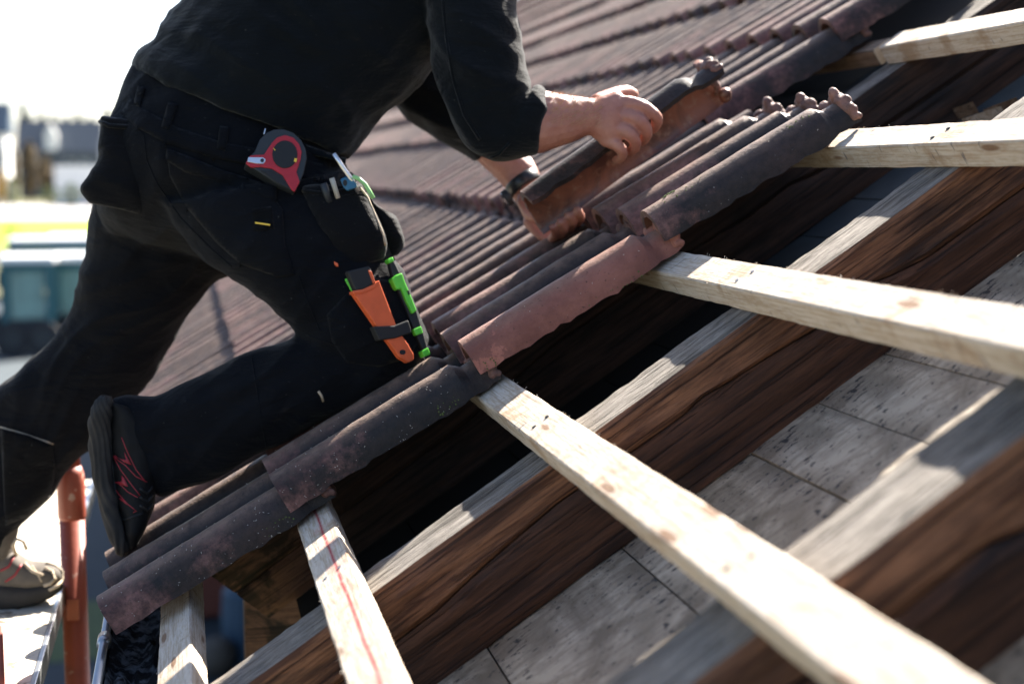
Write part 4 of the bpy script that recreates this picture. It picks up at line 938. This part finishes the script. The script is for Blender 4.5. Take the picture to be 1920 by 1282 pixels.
o = prism_plane('side_panel', S([(380, 790), (560, 800), (700, 890), (830, 1075), (640, 985)], 440, 220, 8.01), .003, M['blackp'], nP, dP + .0325, tm, .0008)
o = prism_plane('grip_disc', circ(440 + 755 / 8.01, 220 + 556 / 8.01, 23.6, 26, 32), .0022, M['blackp'], nP, dP + .0358, tm, .001)
clip = prism_plane('hook', S([(205, 598), (300, 600), (420, 602), (460, 625), (462, 665), (430, 700), (320, 695), (190, 668)], 440, 220, 8.01), .0022, M['steel'], nP, dP + .0362, tm, .0006)
prism_plane('screw', circ(440 + 415 / 8.01, 220 + 645 / 8.01, 3.6, 3.6, 14), .0018, M['greyp'], nP, dP + .0378, tm, .0005)
prism_plane('mark', S([(900, 615), (940, 620), (925, 675), (890, 665)], 440, 220, 8.01), .0012, M['yellow'], nP, dP + .0372, tm, 0)
prism_plane('mark', S([(580, 470), (586, 465), (614, 494), (606, 500)], 440, 220, 8.01), .0012, M['yellow'], nP, dP + .0372, tm, 0)
prism_plane('belt_clip', S([(430, 250), (455, 165), (470, 170), (450, 255)], 440, 220, 8.01), .003, M['steel'], nP, dP + .02, tm, .0005)
# orange sheath with knife
at = surf(BT, 710, 600)
kn = thing('sheath_knife', at, 'knife with a dark handle in an orange plastic sheath on the thigh pocket', 'knife')
sheath = [(663, 549), (680, 547), (700, 538), (712, 527), (722, 553), (743, 608), (753, 627), (766, 645), (776, 663), (777, 674), (766, 680), (750, 670), (723, 632), (704, 608), (681, 575)]
o, n2, d2 = prism('sheath', sheath, .014, M['orange'], BT, kn, off=.003, bev=.002)
prism_plane('sheath_lip', [(663, 551), (681, 550), (702, 541), (713, 530), (711, 525), (700, 533), (680, 542), (662, 545)], .016, M['orange'], n2, d2, kn, .0015)
prism_plane('handle', [(652, 508), (694, 498), (706, 530), (682, 543), (668, 546)], .015, M['blackp'], n2, d2 + .001, kn, .003)
prism_plane('guard', [(690, 506), (697, 508), (704, 528), (700, 532)], .017, M['orange'], n2, d2, kn, .001)
o = prism_plane('strap', [(700, 612), (740, 610), (766, 600), (771, 615), (772, 624), (742, 634), (712, 638)], .0165, M['blackp'], n2, d2 + .001, kn, .002)
prism_plane('dent', circ(755, 660, 6, 5, 10), .0006, M['blackp'], n2, d2 + .0135, kn, 0)
tb = thing('green_marker', surf(BT, 655, 534), 'short green plastic stub beside the knife handle', 'marker'); prism('stub', [(646, 523), (655, 520), (667, 542), (661, 549)], .010, M['green'], BT, tb, off=.006)
tb = thing('orange_pencil', surf(BT, 629, 492), 'orange pencil end poking from under the tool pocket', 'pencil'); prism('tip', [(626, 489), (634, 494), (635, 500), (628, 497)], .008, M['orange'], BT, tb, off=.006)
# deep hole marker
at = surf(BT, 765, 560)
mk = thing('marker_pen', at, 'long black and lime green marker pen in its holder along the front of the thigh', 'marker pen')
bar = [(728, 484), (738, 484), (752, 512), (768, 545), (782, 580), (792, 612), (800, 640), (807, 664), (799, 668), (786, 640), (774, 612), (762, 580), (748, 548), (736, 516)]
o, n3, d3 = prism('barrel', bar, .012, M['blackp'], BT, mk, off=.004, bev=.003)
prism_plane('cap', [(727, 486), (737, 481), (740, 489), (730, 494)], .014, M['green'], n3, d3, mk, .002)
prism_plane('clip', [(735, 523), (742, 516), (754, 511), (760, 528), (772, 556), (782, 582), (774, 588), (763, 566), (753, 541), (744, 543)], .018, M['green'], n3, d3, mk, .002)
prism_plane('slot', [(763, 545), (766, 544), (769, 552), (766, 553)], .0006, M['blackp'], n3, d3 + .018, mk, 0)
prism_plane('collar', [(775, 617), (790, 611), (794, 624), (780, 629)], .015, M['green'], n3, d3, mk, .0015)
prism_plane('foot', [(791, 658), (803, 651), (808, 664), (796, 669)], .015, M['green'], n3, d3, mk, .0015)
# things in the tool pocket: tubes standing in it
def stick(name, label, cat, pts, yv, r, mat, pname='shaft', n=8):
    P = [onY(p[0], p[1], yv) for p in pts]; e = thing(name, P[-1], label, cat); b = MB(); b.tube(P, r, n); b.build(pname, mat, e, True); return e
stick('folding_rule', 'silver ruler slanting out of the pocket top beside the green cord', 'ruler', [(626, 288), (640, 310), (660, 338), (672, 360)], 2.50, .0038, M['steel'])
stick('rubber_cord', 'pale green rubber cord curling over the pocket edge', 'cord', [(661, 331), (672, 335), (684, 345), (692, 358), (700, 372)], 2.49, .0036, M['greenr'])
stick('white_pen', 'pen with a cream cap in the tool pocket', 'pen', [(622, 334), (627, 350), (634, 372)], 2.50, .0042, M['cream'])
e = stick('black_pencil', 'flat black pencil beside the cream capped pen in the tool pocket', 'pencil', [(606, 344), (612, 362), (618, 380)], 2.50, .0060, M['greyp'])
bs = thing('snips', onY(655, 345, 2.50), 'blue handled snips tucked in the tool pocket', 'snips'); n4 = -FW; d4 = n4.dot(onY(655, 345, 2.505))
prism_plane('grip', [(637, 336), (648, 331), (660, 336), (668, 343), (668, 352), (650, 358), (643, 350)], .008, M['blue'], n4, d4, bs, .002)
prism_plane('finger_hole', circ(647, 343, 4, 6, 12), .0008, M['blackp'], n4, d4 + .008, bs, 0)
# wrist watch
w0, w1 = onY(950, 366, 2.825), onY(1012, 322, 2.825); c = (w0 + w1) / 2; ax = (onY(984, 410, 2.815) - onY(930, 334, 2.85)).normalized()
wt = thing('wrist_watch', c, 'black wrist watch on the left wrist behind the held tile', 'watch')
b = MB(); b.tube([c - ax * .011, c - ax * .009, c + ax * .009, c + ax * .011], [.033, .0345, .0345, .033], 24); b.build('strap', M['watch'], wt, True)
q = onY(955, 368, 2.79); b = MB(); b.tube([q, q + (w0 - w1).normalized() * .010], [.017, .016], 20); b.build('watch_case', M['greyp'], wt, False)
b = MB(); b.tube([q + (w0 - w1).normalized() * .010, q + (w0 - w1).normalized() * .0115], [.014, .013], 20); b.build('dial', M['glass'], wt)
# arm hair
b = MB(); rng = random.Random(9)
for k in range(650):
    px = rng.uniform(1030, 1125); t_ = (px - 1005) / 110; py = 173 + 8 * t_ + rng.random() ** 2.2 * 60
    h = hit(BK, px, py)
    if not h: continue
    nn = h[1] if h[1].dot(CAM - h[0]) > 0 else -h[1]
    if h[0].y > 2.7: continue
    d = (nn * .5 + Vector((0, 0, .5)) + RT * rng.uniform(.1, .9) + Vector((rng.uniform(-.4, .4), rng.uniform(-.4, .4), rng.uniform(-.2, .4)))).normalized() * rng.uniform(.004, .009)
    b.tube([h[0], h[0] + d * .5, h[0] + d * .8 + RT * .002], [.00022, .00018, .00008], 3, False)
o = meshobj('arm_hair', [v - worker.location for v in b.V], b.F, M['armhair'], worker, False); o['kind'] = 'stuff'

# shoes
def shoe_right():
    e = empty('shoe_tmp')
    bpy.data.objects.remove(e)
    b = MB(); loft(b, [(192, 741, 208, 744, 2.60, .026), (176, 756, 214, 756, 2.60, .036), (167, 785, 212, 786, 2.60, .042), (166, 830, 212, 832, 2.60, .042), (172, 880, 214, 880, 2.595, .042), (184, 930, 222, 928, 2.59, .045), (198, 985, 234, 978, 2.585, .047), (213, 1025, 246, 1012, 2.58, .044), (226, 1042, 246, 1030, 2.58, .034)], 4, 22, 2.8)
    me = fuse(b, .0026, 1, lambda p: .0013 * math.sin((p.x + .25 * p.z + noise.noise(p * 13) * .022) * 620) + .0018 * noise.noise(p * 30)); sole = part('shoe_sole', me, M['sole'])
    b = MB(); loft(b, [(200, 752, 250, 765, 2.60, .030), (205, 790, 280, 800, 2.60, .036), (208, 840, 292, 850, 2.595, .038), (212, 890, 292, 900, 2.59, .040), (218, 935, 288, 945, 2.585, .042), (228, 975, 276, 980, 2.58, .043), (238, 1010, 266, 1003, 2.575, .038), (246, 1030, 258, 1022, 2.575, .026)], 4, 22)
    me2 = fuse(b, .0032, 1, lambda p: .0040 * (.5 - abs(noise.noise(p * 22))) + .0012 * noise.noise(p * 70)); up = part('shoe_upper', me2, M['shoe']); bu = bvh_of(me2)
    for pts in ([(218, 825), (232, 855), (246, 872), (238, 850), (228, 832)], ):
        pass
    def deco(poly): patch('shoe_trim', bu, poly, .0014, M['shoered'], step=5)
    deco([(212, 852), (218, 854), (232, 866), (247, 872), (240, 860), (233, 847), (236, 862), (226, 860)])
    deco([(208, 902), (214, 904), (224, 908), (240, 912), (234, 898), (228, 890), (228, 902), (218, 903)])
    deco([(222, 934), (238, 946), (232, 936), (226, 933)])
    for pts in ([(228, 820), (240, 850), (255, 880), (272, 902), (276, 903)], [(212, 854), (226, 880), (244, 905), (262, 928), (258, 932), (240, 922), (222, 905)], [(208, 903), (222, 925), (240, 945), (256, 958), (250, 960)], [(213, 856), (235, 872), (255, 893), (275, 903)]):
        strip_on('shoe_stripe', bu, pts, .0009, M['shoered'], step=6)
    strip_on('shoe_seam', bu, [(224, 960), (232, 975), (250, 968), (268, 962)], .0016, M['blackp'], step=6)
    strip_on('shoe_seam', bu, [(206, 800), (210, 850), (214, 900), (222, 950)], .0016, M['greyp'], step=6)
    for k in range(3): strip_on('shoe_lace', bu, [(262, 915 + 16 * k), (276, 925 + 16 * k), (286, 912 + 16 * k)], .0022, M['blackp'], step=5)
shoe_right()
def shoe_left():
    Yl = 2.95; b = MB(); loft(b, [(-78, 1062, -74, 1140, Yl, .03), (-50, 1080, -48, 1146, Yl, .036), (0, 1086, 2, 1142, Yl, .04), (50, 1088, 52, 1132, Yl, .044), (90, 1082, 92, 1118, Yl, .042), (116, 1078, 118, 1100, Yl, .03)], 4, 22, 2.6)
    part('shoe_sole', fuse(b, .0042, 2, lambda p: .0012 * noise.noise(p * 50)), M['sole'])
    b = MB(); loft(b, [(-72, 1010, -72, 1085, Yl, .03), (-40, 1000, -40, 1100, Yl, .036), (0, 1015, 0, 1104, Yl, .036), (30, 1035, 28, 1104, Yl, .038), (60, 1052, 58, 1102, Yl, .040), (90, 1054, 90, 1100, Yl, .038), (112, 1062, 112, 1092, Yl, .028), (119, 1070, 119, 1086, Yl, .018)], 4, 22)
    me = fuse(b, .0042, 2, lambda p: .0014 * noise.noise(p * 40)); part('shoe_upper', me, M['dusty']); bu = bvh_of(me)
    b = MB(); loft(b, [(-60, 940, 30, 930, Yl, .045), (-50, 985, 34, 975, Yl, .044), (-45, 1020, 30, 1015, Yl, .043), (-40, 1050, 24, 1048, Yl, .042)], 4, 20); part('sock', fuse(b, .0045, 1, folds((0, 0, 1), .004, 10, 40)), M['dusty'])
    for pts in ([(30, 1040), (24, 1022), (30, 1010), (44, 1014), (50, 1030)], [(46, 1056), (60, 1070), (80, 1078)], [(86, 1056), (104, 1060), (116, 1072), (118, 1086), (108, 1098), (92, 1106)], [(84, 1064), (98, 1070), (104, 1084), (94, 1094), (82, 1098)]):
        b = MB(); P = [surf(bu, q[0], q[1], .002, 2.91) for q in pts]; b.tube(P, .0035, 6); o = meshobj('shoe_lace', [v - worker.location for v in b.V], b.F, M['lace'], worker, True)
    strip_on('shoe_stripe', bu, [(10, 1090), (28, 1078), (40, 1058)], .002, M['shoered'], step=5); strip_on('shoe_stripe', bu, [(0, 1070), (16, 1062), (26, 1044)], .002, M['shoered'], step=5)
    strip_on('shoe_seam', bu, [(60, 1060), (70, 1075), (78, 1090)], .0016, M['lace'], step=5)
shoe_left()

# ------------------------------------------------------------------ scaffold and gutter
X1 = onY(110, 1122, 2.95); zt = onY(60, 1130, 2.95).z
sp_ = empty('scaffold_plank', (X1.x - .2, 2.0, zt), 'mortar splashed scaffold plank under the worker\'s left foot', 'scaffold plank')
b = MB(); b.box((X1.x - .21, 2.75, zt - .019), (.205, 1.35, .019)); bevel(b.build('plank_board', M['plank'], sp_), .004)
b = MB(); b.box((X1.x - .003, 2.75, zt - .020), (.005, 1.35, .0215)); bevel(b.build('edge_band', M['zinc'], sp_), .002)
s2 = empty('scaffold_plank', (X1.x - .65, 2.0, zt), 'second scaffold plank beside the first, mostly outside the left edge', 'scaffold plank')
b = MB(); b.box((X1.x - .64, 2.75, zt - .019), (.2, 1.35, .019)); bevel(b.build('plank_board', M['plank'], s2), .004)
pc = onY(136, 1000, 3.08)
pl = empty('scaffold_pole', (pc.x, pc.y, GROUND), 'rusty orange scaffold pole behind the worker\'s left shin', 'scaffold pole')
b = MB(); b.tube([(pc.x, pc.y, GROUND), (pc.x, pc.y, pc.z + .12)], .0242, 28); b.build('tube', M['pole'], pl, True)
b = MB(); b.tube([(pc.x, pc.y, pc.z + .03), (pc.x, pc.y, pc.z + .035), (pc.x, pc.y, pc.z + .10), (pc.x, pc.y, pc.z + .12), (pc.x, pc.y, pc.z + .135)], [.0250, .0268, .0268, .0255, .0205], 28); b.build('collar', M['pole'], pl, True)
b = MB(); b.tube([(pc.x, pc.y, pc.z + .13), (pc.x, pc.y, pc.z + .24)], .0195, 24); b.build('upper_tube', M['pole'], pl, True)
box_part('locking_tab', (pc.x - .002, pc.y - .026, pc.z - .145), (.012, .004, .022), M['pole'], pl, .002)
p2c = onY(-8, 1200, 2.5); e = empty('scaffold_pole', (p2c.x, 2.5, GROUND), 'nearer red scaffold tube at the bottom left edge', 'scaffold pole')
b = MB(); b.tube([(p2c.x, 2.5, GROUND), (p2c.x, 2.5, onY(0, 1168, 2.5).z)], .0165, 20); b.build('tube', M['pole'], e, True)
gx = (-.613 - .528) / 2; gz = -.405; gr = .047
gu = empty('gutter', (gx, 2.4, gz), 'old half round metal gutter below the lowest tiles, black with dirt inside', 'gutter')
V = []; F = []; ns = 60; ka = 14
for i in range(ns + 1):
    y = 1.2 + 6.0 * i / ns
    for r in (gr, gr - .002):
        for k in range(ka + 1): a = math.pi + math.pi * k / ka; V.append(Vector((gx + r * math.cos(a), y, gz + r * math.sin(a) * 1.05)))
w = ka + 1
for i in range(ns):
    for s in (0, 1):
        for k in range(ka):
            a = (i * 2 + s) * w + k; b_ = ((i + 1) * 2 + s) * w + k; F.append((a, a + 1, b_ + 1, b_) if s else (a, b_, b_ + 1, a + 1))
meshobj('channel', local(gu, V), F, M['dirt'], gu, True)
b = MB(); b.tube([(gx - gr - .003, 1.2, gz), (gx - gr - .003, 7.2, gz)], .0072, 12); b.build('bead', M['zinc'], gu, True)
b = MB(); b.tube([(gx - gr - .003, 2.39, gz + .001), (gx - gr - .003, 2.43, gz + .001)], .0105, 14); b.build('bead_joint', M['zinc'], gu, True)
# debris lying in the gutter
V = []; F = []; nx, ny = 10, 90
for i in range(ny + 1):
    for j in range(nx + 1):
        f = j / nx - .5; y = 1.2 + 4 * i / ny; V.append(Vector((gx + f * .082, y, gz - .026 + .018 * f * f * 4 +   .018 * noise.noise(Vector((f * 6, y * 14, 0))) + .011 * noise.noise(Vector((f * 20, y * 50, 1))))))
F = [(i * (nx + 1) + j, i * (nx + 1) + j + 1, (i + 1) * (nx + 1) + j + 1, (i + 1) * (nx + 1) + j) for i in range(ny) for j in range(nx)]
tag(meshobj('gutter_dirt', V, F, M['dirt'], None, True), 'dark moss and dirt filling the gutter', kind='stuff')
bpy.context.view_layer.update()
